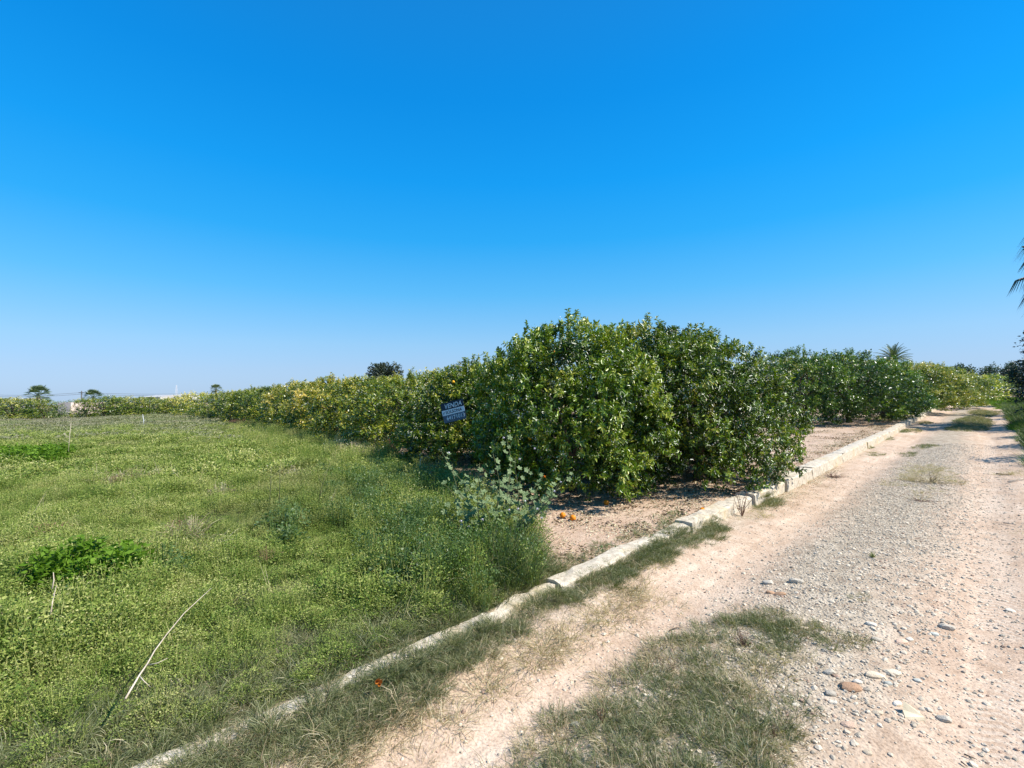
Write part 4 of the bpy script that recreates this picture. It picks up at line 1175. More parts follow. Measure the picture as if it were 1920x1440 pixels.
scatter('track_pebbles', np.stack([x, y, H(x, y) + sz * .1], 1), rnd_rot(n, .3), scl3(sz), RNG.integers(0, 6, n), PEB, 'scattered larger pebbles among the gravel of the track', 'pebbles')

STN = [rock('stone_%d' % i, 50 + i, M['stone'], .62, 2) for i in range(5)]
stones = [
 (1555, 1262, 14, 'white', 'rounded white stone right of the grassy middle of the track'),
 (1640, 1268, 16, 'cream', 'large cream stone half sunk in the gravel, centre of the stony strip'),
 (1672, 1262, 13, 'cream', 'cream stone touching the large cream stone on its right'),
 (1665, 1282, 9, 'blue', 'bluish pebble just below the two cream stones'),
 (1608, 1280, 10, 'white', 'whitish stone left of the large cream stone'),
 (1720, 1277, 9, 'blue', 'blue grey pebble right of the cream stones'),
 (1595, 1290, 19, 'clod', 'long reddish flat clod below the whitish stone'),
 (1558, 1301, 12, 'grey', 'grey oval stone lower left of the reddish clod'),
 (1563, 1318, 8, 'white', 'small white stone under the grey oval stone'),
 (1682, 1321, 10, 'white', 'round white pebble just left of the triangular slab'),
 (1770, 1350, 16, 'grey', 'flat grey stone to the right of the triangular slab'),
 (1645, 1337, 9, 'cream', 'small beige stone to the left of the triangular slab'),
 (1590, 1360, 12, 'pink', 'pinkish stone at the edge of the smooth earth'),
 (1752, 1190, 9, 'blue', 'blue grey round pebble high in the stony strip'),
 (1775, 1178, 15, 'grey', 'long grey stone beside the blue grey round pebble'),
 (1706, 1200, 9, 'white', 'pale blue white pebble in the upper stony strip'),
 (1690, 1204, 11, 'pink', 'pinkish brown flat stone left of the pale pebble'),
 (1644, 1200, 10, 'white', 'angular white stone near the small grass tuft'),
 (1634, 1172, 11, 'white', 'white broken stone above the angular white one'),
 (1493, 1092, 15, 'white', 'whitish broken slab at the upper edge of the gravel'),
 (1440, 1094, 13, 'grey', 'pale grey slab near the reddish clods'),
 (1462, 1115, 10, 'clod', 'red brown clod, right one of the pair above the grass'),
 (1445, 1112, 8, 'clod', 'red brown clod, left one of the pair above the grass'),
 (1627, 1412, 9, 'cream', 'cream stone near the bottom edge of the smooth earth'),
 (1572, 1392, 6, 'white', 'small whitish stone on smooth earth near the bottom'),
 (1513, 1180, 9, 'cream', 'beige stone in the grass gap'),
 (1411, 1254, 7, 'cream', 'yellowish stone at the tip of the middle grass'),
 (1492, 1322, 7, 'white', 'white stone on the right rim of the grass'),
 (1080, 1360, 11, 'white', 'whitish lump beside the grass on the smooth wheel track'),
 (1010, 1372, 6, 'cream', 'cream stone standing alone in the left wheel track'),
 (940, 1236, 6, 'white', 'white chip at the edge of the straw by the kerb'),
 (1895, 1146, 8, 'white', 'white stone near the right edge of the track'),
 (1880, 1192, 6, 'grey', 'small grey stone near the right edge of the track'),
]
tints = {'white': (1.2, 1.22, 1.2), 'cream': (1.2, 1.12, .98), 'blue': (.8, .92, .98), 'grey': (.8, .82, .82), 'pink': (1.05, .85, .75), 'clod': (.95, .68, .52)}
for i, (px, py, w, kd, lab) in enumerate(stones):
    c = hit(px, py); r = w / F * c[1] * .95
    o = link('stone', STN[i % 5], None, (c[0], c[1], c[2] + r * .12))
    o.scale = (r, r * random.uniform(.7, .9), r * .8); o.rotation_euler = (random.uniform(-.2, .2), random.uniform(-.2, .2), random.uniform(-.5, .5)); o.color = (*tints[kd], 1)
    tag(o, lab, 'stone', 'larger stones lying on the track')
c = hit(1708, 1342)
mb = MB()
s0 = 36 / F * c[1]
P5 = [(-.5, -.25), (.5, -.32), (.42, .05), (-.05, .42), (-.42, .12)]
V = [(a * s0, b * s0, -.01) for a, b in P5] + [(-.46 * s0, -.2 * s0, .03 * s0), (.47 * s0, -.27 * s0, .05 * s0), (.34 * s0, .08 * s0, .2 * s0), (-.12 * s0, .30 * s0, .52 * s0), (-.34 * s0, .1 * s0, .2 * s0)]
mb.add(V, [(4, 3, 2, 1, 0), (5, 6, 7, 8, 9)] + [(i, (i + 1) % 5, 5 + (i + 1) % 5, 5 + i) for i in range(5)])
o = link('stone_slab', mb.mesh('stone_slab', M['stone']), None, (c[0], c[1], c[2] + .005)); o.color = (1.25, 1.2, 1.0, 1)
tag(o, 'pale triangular slab of stone on the smooth earth of the track', 'stone')

# ------------------------------------------------------------------ the mallow and other single plants
def mallow_leaf():
    pts = [(0, 0, 0)]
    n = 20
    for i in range(n):
        a = -math.pi * .5 + .28 + (2 * math.pi - .56) * i / (n - 1)
        r = .5 * (1 + .22 * math.cos(5 * (a - math.pi / 2)))
        pts.append((r * math.cos(a), .38 + r * math.sin(a), .10 * math.cos(5 * (a - math.pi / 2)) * .5 + .12 * r))
    Fs = [(0, i, i + 1) for i in range(1, n)]
    V = np.array(pts); V[0] = (0, .12, 0)
    return mesh_np('mallow_leaf', V, Fs, M['mallow'], np.random.default_rng(3).uniform(.35, .7, len(V)))
ml = mallow_leaf()
base = hit(935, 1040, 0.0)
mal = empty('mallow_plant', tuple(base)); tag(mal, 'tall straggly mallow with lobed grey green leaves before the dark citrus shade', 'plant')
random.seed(12)
targets = [(838, 846), (850, 870), (862, 905), (820, 905), (945, 818), (930, 850), (975, 850), (905, 868), (990, 878), (1010, 892), (1062, 888), (1050, 905), (1045, 925), (1018, 940), (1030, 960), (885, 905), (918, 900), (948, 890), (880, 945), (850, 940), (835, 960), (965, 925), (1000, 915), (900, 960), (940, 985), (1005, 955)]
nleaf = 0
for ti, (px, py) in enumerate(targets):
    Yd = base[1] + random.uniform(-.35, .45)
    top = Vector(at(px, py, Yd)) - Vector(base)
    b0 = Vector((top.x * .12 + random.uniform(-.12, .12), top.y * .3, 0))
    pts = []
    for j in range(7):
        f = j / 6
        p = b0.lerp(top, f); p.z = top.z * (f ** .85); p.x += .05 * math.sin(f * 5 + ti); p.y += .04 * math.cos(f * 4 + ti)
        pts.append(p)
    mb = MB(); mb.tube(pts, [.007 - .0045 * j / 6 for j in range(7)], 5)
    link('stem', mb.mesh('stem', M['stem'], True), mal)
    L_ = top.length
    nl = min(12, int(9 + L_ * 8))
    for j in range(nl):
        f = .35 + .65 * (j + random.random() * .6) / nl
        f = min(f, 1)
        k0 = min(5, int(f * 6)); p = pts[k0].lerp(pts[k0 + 1], f * 6 - k0)
        a = random.uniform(0, 6.28); sz = random.uniform(.04, .075) * (1.25 - f * .5)
        off = Vector((math.cos(a), math.sin(a), .3)) * random.uniform(.02, .07)
        o = link('leaf', ml, mal); o.location = p + off; o.scale = (sz, sz, sz)
        o.rotation_euler = (Matrix.Rotation(random.gauss(.35, .7), 3, 'Z') @ Matrix.Rotation(random.uniform(.3, 1.25), 3, 'X') @ Matrix.Rotation(random.uniform(-2.2, 2.2), 3, 'Z')).to_euler(); nleaf += 1
# pale flowers on the mallow
V_, F_ = simple_leaves_np(RNG.normal(size=(10, 3)) * .006, unit(10, RNG) + np.array([0, 0, .6]), unit(10, RNG), np.full(10, .013), np.full(10, .011))
fl = mesh_np('mallow_flower', V_, F_, M['petal'])
for (px, py) in [(1003, 842), (975, 862), (1052, 905), (1040, 922), (1008, 955), (972, 955), (880, 988), (865, 978), (905, 975), (1016, 972), (955, 957), (945, 822), (842, 850), (866, 985), (950, 990), (985, 940)]:
    w = at(px, py, base[1] - random.uniform(.1, .35)); o = link('flower', fl, mal); o.location = Vector(w) - Vector(base)
print('mallow leaves', nleaf)

def stick(name, pxs, dz, r0, label, cat, Ys=None, side=(), mat='dry_wood', group=None, parts='twig'):
    """a branch following ground-anchored points; pxs: (px, py, height above ground)"""
    P = [Vector(hit(a, b, h)) for a, b, h in pxs]
    e = P[0].copy(); mb = MB()
    n = len(P)
    mb.tube([p - e for p in P], [r0 * (1 - .6 * i / (n - 1)) for i in range(n)], 6)
    o = link(name, mb.mesh(name, M[mat], True), None, e)
    tag(o, label, cat, group)
    for sd in side:
        Q = [Vector(hit(a, b, h)) - e for a, b, h in sd]
        mb = MB(); mb.tube(Q, [r0 * .5 * (1 - .5 * i / (len(Q) - 1)) for i in range(len(Q))], 5)
        link(parts, mb.mesh(parts, M[mat], True), o)
    return o
stick('dry_branch', [(235, 1310, .20), (247, 1290, .22), (262, 1265, .24), (276, 1245, .25), (290, 1220, .26), (312, 1190, .27), (345, 1150, .28), (372, 1125, .28), (396, 1103, .29)], 0, .0046,
      'long bleached dry branch lying on the near weeds', 'branch', side=[[(262, 1268, .24), (270, 1277, .23), (282, 1288, .2)], [(276, 1247, .25), (296, 1243, .26), (314, 1234, .27)], [(240, 1295, .22), (244, 1287, .25)]])
stick('dry_stalk', [(92, 1166, .12), (96, 1145, .2), (101, 1112, .30)], 0, .006, 'thick broken dry stalk leaning before the bright nettles', 'stalk', side=[[(101, 1120, .28), (104, 1104, .32), (106, 1098, .34)]])
stick('dry_stalk', [(98, 1104, .3), (101, 1088, .35), (100, 1073, .4)], 0, .005, 'short dry stalk tip poking out of the bright nettles', 'stalk')
def upright(px, py, h, r, label, name='dry_stalk', cat='stalk', mat='straw', lean=0.0, sides=3):
    b = hit(px, py, 0); e = Vector(b); mb = MB()
    mb.tube([(0, 0, 0), (lean * .4, 0, h * .5), (lean, 0, h)], [r, r * .8, r * .5], 5)
    o = link(name, mb.mesh(name, M[mat], True), None, e); tag(o, label, cat)
    for i in range(sides):
        z = h * (.45 + .15 * i); a = random.uniform(0, 6.28); mb = MB()
        mb.tube([(lean * .5, 0, z), (lean * .5 + math.cos(a) * h * .15, math.sin(a) * h * .15, z + h * .12)], [r * .5, r * .25], 4)
        link('twig', mb.mesh('twig', M[mat]), o)
    return o
upright(127, 862, .95, .008, 'tall pale dead stalk standing in the field left of centre', lean=.08, mat='dry_wood')
upright(270, 800, .75, .022, 'pale upright stake near the far end of the field', name='field_stake', cat='stake', mat='mast', lean=-.08, sides=1)
upright(505, 962, .62, .006, 'dark thin stem rising above the weeds, left one', name='weed_stem', cat='stem', mat='stem', lean=.03)
upright(523, 965, .68, .006, 'dark thin stem rising above the weeds, middle one', name='weed_stem', cat='stem', mat='stem', lean=.02)
upright(592, 965, .66, .006, 'dark thin stem rising above the weeds, leaning right one', name='weed_stem', cat='stem', mat='stem', lean=.18)
upright(784, 915, .5, .007, 'small forked dead weed at the dark edge of the grove', lean=.05, mat='dry_wood', sides=5)

def bushlet(name, px, py, n, L, mat, label, cat, r=.0018, spread=.8, loc=None, dz=0, leafy=0, leafmat=None):
    b = hit(px, py, dz); mb = MB(); tips = []
    for i in range(n):
        a = random.uniform(0, 6.28); s_ = random.uniform(.1, spread)
        q = [Vector((0, 0, -.01))]; d = Vector((math.cos(a) * s_, math.sin(a) * s_, 1)).normalized(); l = L * random.uniform(.5, 1.1)
        for j in range(3):
            q.append(q[-1] + (d + Vector((random.gauss(0, .15), random.gauss(0, .15), 0))) * l / 3)
        mb.tube(q, [r, r * .8, r * .6, r * .3], 4, t=random.random()); tips += q[1:]
    o = link(name, mb.mesh(name, M[mat]), None, b); tag(o, label, cat)
    if name == 'dead_weed_heap': o.scale = (1.15, 1.0, .42)
    if leafy:
        rng = np.random.default_rng(n)
        pi = rng.integers(0, len(tips), leafy); P = np.array([tuple(tips[k]) for k in pi]) + rng.normal(size=(leafy, 3)) * L * .05
        V, Fq = simple_leaves_np(P, unit(leafy, rng), unit(leafy, rng), np.full(leafy, L * .09), np.full(leafy, L * .035))
        f = link('leaves', mesh_np('leaves', V, Fq, M[leafmat or mat], np.full(len(V), .6)), o); f['kind'] = 'stuff'
    return o
bushlet('stemmy_weed', 1392, 968, 9, .34, 'red_weed', 'leggy purplish weed against the road side of the kerb', 'weed', .004, .45, leafy=60)
bushlet('dead_weed_heap', 1560, 895, 30, .30, 'red_weed', 'dark dead weed sprawled on the track by the kerb', 'dead weed', .005, 2.8, leafy=120)
bushlet('dead_weed_heap', 1748, 905, 60, .45, 'straw', 'straw coloured dead plant sprawled in the middle of the track', 'dead weed', .006, 3.0, leafy=120, leafmat='litter')
bushlet('dead_weed_heap', 1728, 940, 16, .25, 'red_weed', 'small dark dead weed on the greyish part of the track', 'dead weed', .004, 3.0, leafy=60)
bushlet('red_plant', 1128, 1355, 14, .09, 'red_weed', 'little reddish plant at the left tip of the middle grass', 'weed', .0016, .5, leafy=70)
bushlet('red_plant', 1258, 1262, 16, .10, 'red_weed', 'little reddish plant at the upper edge of the middle grass', 'weed', .0016, 1.2, leafy=70)
bushlet('red_plant', 1395, 1212, 26, .11, 'red_weed', 'reddish tangled plant in the upper patch of track grass', 'weed', .0018, 1.2, leafy=120)
bushlet('red_plant', 1450, 1385, 22, .08, 'red_weed', 'reddish plant at the right rim of the middle grass', 'weed', .0016, 1.4, leafy=90)
bushlet('grass_sprig', 1305, 992, 6, .14, 'grass', 'seeding grass sprig casting its shadow on the kerb', 'grass', .003, .6)
bushlet('yellow_sprig', 1637, 1045, 20, .07, 'weed', 'small yellow green sprig alone on the gravel', 'weed', .003, 1.2, leafy=80)
stick('twig', [(1802, 1428, .01), (1814, 1437, .01)], 0, .004, 'dark twig near the bottom edge, left of a crossing pair', 'twig', mat='bark')
stick('twig', [(1808, 1414, .012), (1832, 1424, .01)], 0, .004, 'dark twig near the bottom edge, right of a crossing pair', 'twig', mat='bark')
stick('twig', [(1890, 903, .03), (1920, 897, .03), (1950, 893, .03)], 0, .012, 'pale dry stalk lying at the right edge of the track', 'twig')
stick('twig', [(1868, 888, .02), (1892, 890, .02)], 0, .012, 'dark short stick near the shaded verge', 'twig', mat='bark')
stick('twig', [(1882, 980, .02), (1905, 984, .02)], 0, .008, 'pale splinter near the right edge of the track', 'twig')
stick('twig', [(1255, 1182, .01), (1268, 1177, .012), (1281, 1176, .01)], 0, .004, 'small dark twig on the smooth wheel track', 'twig', mat='bark')
# curled orange peel on the kerb grass
pl = hit(708, 1281, .1); V = []; Fs = []
for i in range(5):
    for j in range(7):
        a = (i - 2) * .45; b_ = (j - 3) * .22
        q_ = 1 + .28 * math.sin(j * 1.7 + i)
        V.append((.035 * math.sin(a) * q_, .05 * math.sin(b_ * 1.6) * (1 - .12 * abs(i - 2)), .03 * (1 - math.cos(a)) * 2.2 + .008 * math.sin(j * 2.0 + i)))
for i in range(4):
    for j in range(6):
        Fs.append((i * 7 + j, (i + 1) * 7 + j, (i + 1) * 7 + j + 1, i * 7 + j + 1))
o = link('orange_peel', mesh_np('orange_peel', np.array(V), Fs, M['orange']), None, pl); o.scale = (.5, .42, 1.1); o.rotation_euler = (.9, -.5, 1.0); o.color = (.55, .62, 1.5, 1)
sm = o.modifiers.new('thick', 'SOLIDIFY'); sm.thickness = .003
tag(o, 'curled dry orange peel lying on the kerb grass', 'peel')

# ------------------------------------------------------------------ far trees
def blob_crown(name, seed, lobes, n, Ln, mat, tint0=.45):
    """leafy crown made of many leaf clumps spread over several lobes; lobes: (x,y,z,rx,ry,rz)"""
    rng = np.random.default_rng(seed)
    P = []; U = []
    for lb in lobes:
        u = unit(n, rng); r = rng.uniform(.55, 1.08, (n, 1)) * (1 + .12 * np.sin(u[:, :1] * 7 + lb[0]) * np.cos(u[:, 2:] * 6))
        P.append(np.array(lb[:3]) + u * r * np.array(lb[3:])); U.append(u)
    P = np.vstack(P); U = np.vstack(U); m = len(P)
    V, Fq = simple_leaves_np(P, U + rng.normal(size=(m, 3)) * .8, U + np.array([0, 0, .6]) + rng.normal(size=(m, 3)) * .5, Ln * rng.uniform(.6, 1.3, m), Ln * rng.uniform(.35, .6, m))
    return mesh_np(name, V, Fq, mat, np.repeat(np.clip(rng.normal(tint0, .2, m), 0, 1), 4))

def far_tree(name, px, Y, top, base_h, wpx, label, cat, mat, seed, nl=6, n=500, col=(1, 1, 1), trunk=True, flat=.5):
    p = at(px, 740, Y); g = float(H(p[0], p[1])); zt = at(px, top, Y)[2]; hh = zt - g; w = wpx / F * Y / 2
    e = empty(name, (p[0], p[1], g)); rng = random.Random(seed)
    lobes = []
    ch = hh * (1 - base_h)
    for i in range(nl):
        f = (i + .5) / nl * 2 - 1
        lobes.append((f * w * .75, rng.uniform(-.3, .3) * w, hh - ch * .5 + rng.uniform(-.18, .12) * ch - abs(f) * ch * .1, w * .42, w * .42, ch * rng.uniform(.36, .5)))
    c = link('crown', blob_crown(name + '_crown', seed, lobes, n, w * .16, mat), e); c.color = (*col, 1)
    mb = MB(); mb.tube([(0, 0, -.2), (.1, 0, hh * .5), (-.1, .1, hh * .85)], [w * .07, w * .05, w * .02], 7)
    for i in range(4):
        a = i * 1.6; mb.tube([(.05, 0, hh * .4), (math.cos(a) * w * .4, math.sin(a) * w * .3, hh * .7)], [w * .035, w * .012], 5)
    link('trunk', mb.mesh('trunk', M['bark']), e)
    tag(e, label, cat)
    return e
far_tree('pine_tree', 722, 120, 680, .35, 62, 'dark rounded pine rising behind the citrus row', 'tree', M['pine'], 5, 7, 700, (.8, .85, .85))
far_tree('cypress_tree', 684, 125, 691, .1, 4, 'thin cypress tip just left of the distant pine', 'tree', M['pine'], 6, 3, 200, (.9, .9, .9))
for px, Y, top, w, lab in [(1808, 95, 677, 52, 'dark distant tree behind the yellow green citrus, left of three'), (1853, 100, 679, 36, 'dark distant tree behind the yellow green citrus, middle of three'), (1894, 80, 676, 44, 'dark distant tree behind the yellow green citrus, right of three')]:
    far_tree('dark_tree', px, Y, top, .15, w, lab, 'tree', M['dark_leaf'], int(px), 6, 600, (1.3, 1.35, 1.6))

def fan_palm(px, Y, top, wpx, label, group='distant fan palms', trunk_h=None, n=26, base=None):
    p = at(px, 740, Y); g = float(H(p[0], p[1])) if base is None else base; zt = at(px, top, Y)[2]; R = wpx / F * Y / 2
    e = empty('fan_palm', (p[0], p[1], g)); hh = zt - g - R * .9; rng = random.Random(int(px * 7))
    mb = MB(); mb.tube([(0, 0, -.3), (0, 0, hh * .5), (0, 0, hh)], [R * .16, R * .12, R * .14], 8); link('trunk', mb.mesh('trunk', M['bark']), e)
    for i in range(n):
        a = i * 2.4 + rng.uniform(-.2, .2); elv = rad(80 - 120 * (i / n)); L_ = R * rng.uniform(.5, .62)
        d = Vector((math.cos(a) * math.cos(elv), math.sin(a) * math.cos(elv), math.sin(elv))); u = d.cross(Vector((0, 0, 1)));
        if u.length < .01: u = Vector((1, 0, 0))
        u.normalize(); w = u.cross(d)
        mb = MB(); c0 = Vector((0, 0, hh)) + d * L_
        mb.tube([(0, 0, hh), c0], [R * .02, R * .012], 4)
        for k in range(13):
            b_ = rad(-85 + 170 * k / 12); dd = d * math.cos(b_) + u * math.sin(b_); q = c0 + dd * R * .52 - Vector((0, 0, R * .10))
            m_ = c0 + dd * R * .3; sd = w.cross(dd) * R * .035
            mb.add([c0, m_ - sd, q, m_ + sd], [(0, 1, 2, 3)], rng.uniform(.3, .7))
        link('frond', mb.mesh('frond', M['palm']), e)
    tag(e, label, 'palm', group)
    return e
fan_palm(72, 80, 722, 46, 'fan palm above the far hedge, largest and leftmost of the three')
fan_palm(175, 95, 730, 36, 'fan palm above the far hedge beside the dark pole, middle one')
fan_palm(405, 75, 720, 24, 'small fan palm whose head shows above the receding citrus row')

def date_palm(px, Y, top, wpx, label):
    p = at(px, 740, Y); g = float(H(p[0], p[1])); zt = at(px, top, Y)[2]; R = wpx / F * Y / 2
    e = empty('date_palm', (p[0], p[1], g)); hh = zt - g - R * 1.0; rng = random.Random(4)
    mb = MB(); mb.tube([(0, 0, -.3), (0, 0, hh)], [R * .2, R * .22], 9); link('trunk', mb.mesh('trunk', M['bark']), e)
    for i in range(44):
        a = i * 2.399; elv = rad(86 - 96 * (i / 44)); L_ = R * rng.uniform(1.0, 1.15)
        h = Vector((math.cos(a), math.sin(a), 0)); pts = []
        for k in range(9):
            f = k / 8; ang = elv - rad(34) * f * f
            pts.append((pts[-1] if pts else Vector((0, 0, hh))) + (h * math.cos(ang) + Vector((0, 0, math.sin(ang)))) * (L_ / 8 if k else 0))
        mb = MB(); mb.tube(pts, [R * .016 * (1 - .8 * k / 8) for k in range(9)], 4)
        sd = h.cross(Vector((0, 0, 1)))
        for k in range(2, 36):
            f = k / 36 * 8; j = min(7, int(f)); q = pts[j].lerp(pts[j + 1], f - j); dr = (pts[j + 1] - pts[j]).normalized()
            for s_ in (-1, 1):
                tip = q + (sd * s_ * .55 + dr * .9 + Vector((0, 0, .25))).normalized() * R * .26 * math.sin(math.pi * (k / 36) ** .7 * .93 + .1)
                mb.add([q, q.lerp(tip, .5) + dr * R * .013, tip, q.lerp(tip, .5) - dr * R * .013], [(0, 1, 2, 3)], rng.uniform(.2, .6))
        link('frond', mb.mesh('frond', M['palm']), e)
    tag(e, label, 'palm')
date_palm(1677, 48, 644, 60, 'feathery date palm head rising behind the blossomed citrus trees')

# the tall palms and overgrown hedge at the right edge, their backlit darkness put into the tint
def skirt_palm(x, y, h, label, heads, seed):
    g = float(H(x, y)); e = empty('tall_palm', (x, y, g)); rng = random.Random(seed)
    mb = MB(); mb.tube([(0, 0, -.3), (0, 0, h * .5), (0, 0, h)], [.35, .28, .26], 10); link('trunk', mb.mesh('trunk', M['bark']), e)
    for zz, R, n, mat in heads:
        for i in range(n):
            a = i * 2.4 + rng.uniform(-.2, .2); elv = rad(rng.uniform(-25, 45)); L_ = R * rng.uniform(.55, .75)
            d = Vector((math.cos(a) * math.cos(elv), math.sin(a) * math.cos(elv), math.sin(elv))); u = d.cross(Vector((0, 0, 1))).normalized(); w = u.cross(d)
            mb = MB(); z0 = Vector((0, 0, zz + rng.uniform(-.15, .15))); c0 = z0 + d * L_; mb.tube([z0, c0], [.03, .018], 4)
            for k in range(17):
                b_ = rad(-80 + 160 * k / 16); dd = d * math.cos(b_) + u * math.sin(b_); m_ = c0 + dd * R * .32; q = m_ + (dd * .5 + Vector((0, 0, -1.0))).normalized() * R * rng.uniform(.28, .42); sd = u.cross(dd).normalized() * .02 + u * .012
                mb.add([c0, m_ - sd, m_ + sd], [(0, 1, 2)], .3); mb.add([m_ - sd, q, m_ + sd], [(0, 1, 2)], .3)
            f = link('frond', mb.mesh('frond', M[mat]), e); f.color = (.35, .35, .45, 1)  # dark bluish tint paints the fronds as seen against the light
    tag(e, label, 'palm')
pq = at(2040, 740, 19.0)
skirt_palm(pq[0], pq[1], at(2040, 520, 19)[2], 'tall backlit palm with drooping fronds cut off by the right edge', [(at(2040, 490, 19)[2], 1.9, 26, 'palm'), (at(2040, 535, 19)[2], 1.75, 24, 'dry_palm'), (at(2040, 585, 19)[2], 1.7, 22, 'dry_palm')], 3)
def hedge_bush(s, t, h, r, label, seed, col=(1, 1, 1), n=900, Ln=.12, grp='overgrown bushes along the right verge'):
    x, y = xy(s, t); g = float(H(x, y)); e = empty('verge_bush', (x, y, g)); rng = random.Random(seed)
    lobes = [(rng.uniform(-.35, .35) * r, rng.uniform(-.35, .35) * r, h * f, r * (.85 - .45 * f), r * (.85 - .45 * f), h * .22) for f in (.2, .38, .55, .72, .86)]
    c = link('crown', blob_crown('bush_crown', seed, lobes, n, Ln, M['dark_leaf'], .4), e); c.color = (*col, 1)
    mb = MB(); mb.tube([(0, 0, -.2), (0, 0, h * .85)], [.12, .04], 6); link('trunk', mb.mesh('trunk', M['bark']), e)
    tag(e, label, 'bush', grp)
pb = at(1984, 740, 17.5); sb, tb = st(pb[0], pb[1])
hedge_bush(float(sb), float(tb), at(1984, 588, 17.5)[2], 1.25, 'tall backlit overgrown bush at the right edge above the shaded verge', 5, (.35, .33, .5))  # low leaf tint carries the shade of its backlit side
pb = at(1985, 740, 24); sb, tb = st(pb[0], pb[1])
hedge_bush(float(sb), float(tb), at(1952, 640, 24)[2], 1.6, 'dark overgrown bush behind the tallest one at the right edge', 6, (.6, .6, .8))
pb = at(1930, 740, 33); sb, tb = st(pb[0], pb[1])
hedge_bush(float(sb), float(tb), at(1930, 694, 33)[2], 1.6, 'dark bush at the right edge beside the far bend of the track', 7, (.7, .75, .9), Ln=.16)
for s_, t_, h_, r_ in [(14.6, -5.2, 2.7, 1.3), (17.2, -5.3, 2.9, 1.4), (20.0, -5.2, 2.6, 1.4), (23.0, -5.3, 3.0, 1.5), (26.5, -5.3, 2.5, 1.4), (31, -5.4, 3.0, 1.6), (44.5, -7.6, 4.6, 2.4), (49, -7.4, 4.5, 2.4), (54, -7.5, 3.4, 2.0)]:
    hedge_bush(s_, t_, h_, r_, 'verge bush outside the picture whose shade reaches the track', int(s_ * 3), (.8, .8, .9), grp='verge bushes beyond the right edge', n=600)

# ------------------------------------------------------------------ far buildings, pole, mast, wires
def building(name, px0, px1, top, Y, depth, label, wallmat, roofmat=None, windows=0, base=-1.5, gable=0.0, roof_over=.2):
    a = at(px0, top, Y); b = at(px1, top, Y)
    cx = (a[0] + b[0]) / 2; w = (b[0] - a[0]) / 2; z1 = (a[2] + b[2]) / 2
    e = empty(name, (cx, Y + depth / 2, base)); h = z1 - base
    mb = MB(); mb.box((0, 0, h / 2), (w, depth / 2, h / 2)); link('wall', mb.mesh('wall', M[wallmat]), e)
    if roofmat:
        mb = MB(); W = w + roof_over; D_ = depth / 2 + roof_over
        V = [(-W, -D_, h + .003), (W, -D_, h + .003), (W, D_, h + .003), (-W, D_, h + .003), (-W, 0, h + gable + .1), (W, 0, h + gable + .1)]
        mb.add(V, [(0, 1, 5, 4), (3, 4, 5, 2), (0, 4, 3), (1, 2, 5), (3, 2, 1, 0)]); link('roof', mb.mesh('roof', M[roofmat]), e)
    for i in range(windows):
        x = -w + (i + .5) * 2 * w / windows; mb = MB(); mb.box((x, -depth / 2 - .02, h * .62), (w / windows * .35, .05, h * .12)); link('window', mb.mesh('window', M['window']), e)
    tag(e, label, 'building'); return e
building('garden_building', 108, 133, 755, 60, 5, 'pale pink wall showing through the gap in the far hedge', 'wall', windows=0)
building('white_warehouse', 268, 300, 744, 260, 20, 'long low white warehouse above the far hedge, left one', 'white', 'white', 5, base=-3.5, gable=.9)
building('white_warehouse', 304, 318, 742.5, 300, 20, 'low white building right of the distant warehouse', 'white', 'greyroof', 3, base=-3.5, gable=.6)
building('white_house', 320, 346, 742, 280, 15, 'small whitish house beside the lattice mast', 'white', 'greyroof', 3, base=-3.5, gable=.7)
building('white_house', 34, 44, 748, 250, 12, 'tiny pale house left of the first fan palm', 'white', 'white', 1, base=-3.5, gable=.4)
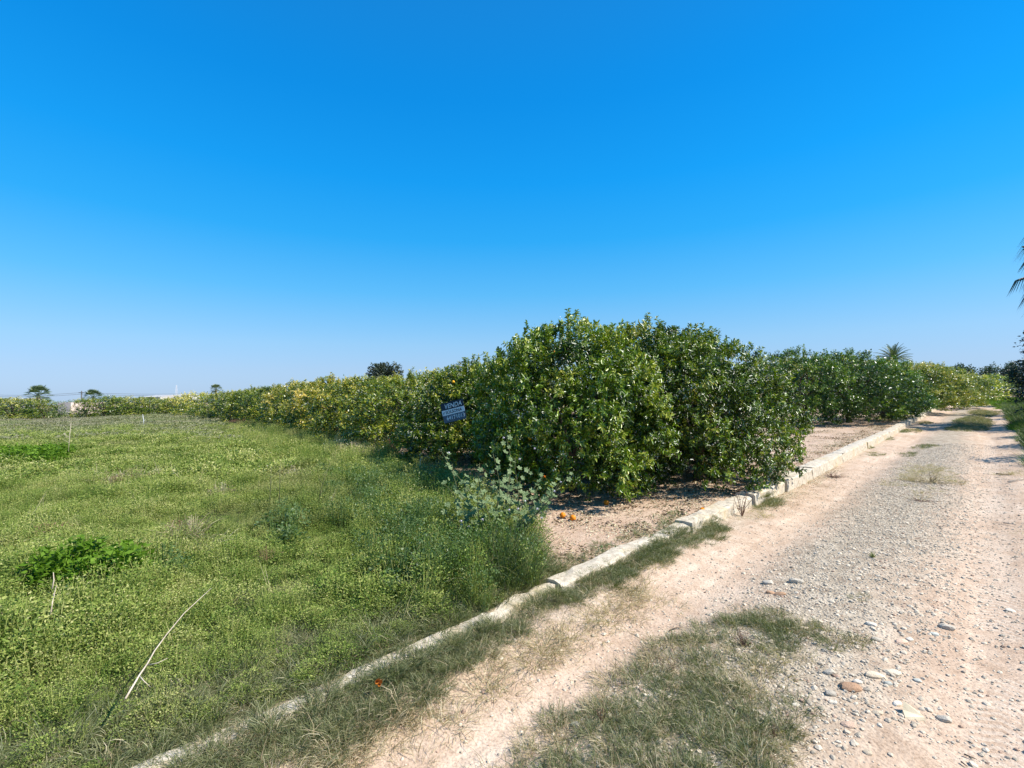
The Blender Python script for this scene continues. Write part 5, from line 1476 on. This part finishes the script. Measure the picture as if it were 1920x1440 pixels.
def pole_(name, px, top, Y, r, label, mat, cat, arms=0, base=-2):
    p = at(px, top, Y); mb = MB(); mb.tube([(0, 0, 0), (0, 0, p[2] - base)], [r, r * .7], 6)
    o = link(name, mb.mesh(name, M[mat]), None, (p[0], p[1], base)); tag(o, label, cat)
    if arms:
        mb = MB(); mb.box((0, 0, p[2] - base - .4), (arms, .08, .08)); link('crossarm', mb.mesh('crossarm', M['pole']), o)
    return p
pole_('utility_pole', 153, 733, 110, .16, 'dark utility pole beside the middle fan palm', 'pole', 'pole', .6)
pole_('utility_pole', -60, 735, 110, .16, 'utility pole outside the picture carrying the wires', 'pole', 'pole', .6)
pole_('utility_pole', 470, 731, 112, .16, 'utility pole hidden behind the citrus row', 'pole', 'pole', .6)
# lattice mast
mp = at(331, 722, 330); me_ = empty('lattice_mast', (mp[0], mp[1], -3)); tag(me_, 'faint pale lattice mast on the horizon', 'mast')
hh = mp[2] + 3; mb = MB()
for sx in (-1, 1):
    for sy in (-1, 1):
        mb.tube([(sx * 1.0, sy * 1.0, 0), (sx * .15, sy * .15, hh)], [.10, .07], 4)
link('legs', mb.mesh('legs', M['mast']), me_)
mb = MB()
for i in range(12):
    f0, f1 = i / 12, (i + 1) / 12; w0 = 1.0 - .85 * f0; w1 = 1.0 - .85 * f1
    for sy in (-1, 1):
        mb.tube([(-w0, sy * w0, hh * f0), (w1, sy * w1, hh * f1)], [.06, .06], 4)
link('bracing', mb.mesh('bracing', M['mast']), me_)
for k, dz in enumerate((0.0, -.35)):
    ps = []
    for (a, b, Yp) in ((-60, 735, 110), (153, 733, 110), (470, 731, 112)):
        ps.append(Vector(at(a, b, Yp)) + Vector((0, 0, -.35 + dz)))
    pts = []
    for i in range(2):
        for j in range(12):
            f = j / 12; q = ps[i].lerp(ps[i + 1], f); q.z -= .5 * 4 * f * (1 - f); pts.append(q)
    pts.append(ps[-1]); mb = MB(); mb.tube([p - pts[0] for p in pts], [.03] * len(pts), 4)
    o = link('power_line', mb.mesh('power_line', M['pole']), None, pts[0]); tag(o, ['thin power line strung between the far poles, upper one', 'thin power line strung between the far poles, lower one'][k], 'wire', 'power lines between the far poles')

print('tris', sum(len(o.data.polygons) for o in bpy.data.objects if o.type == 'MESH'))
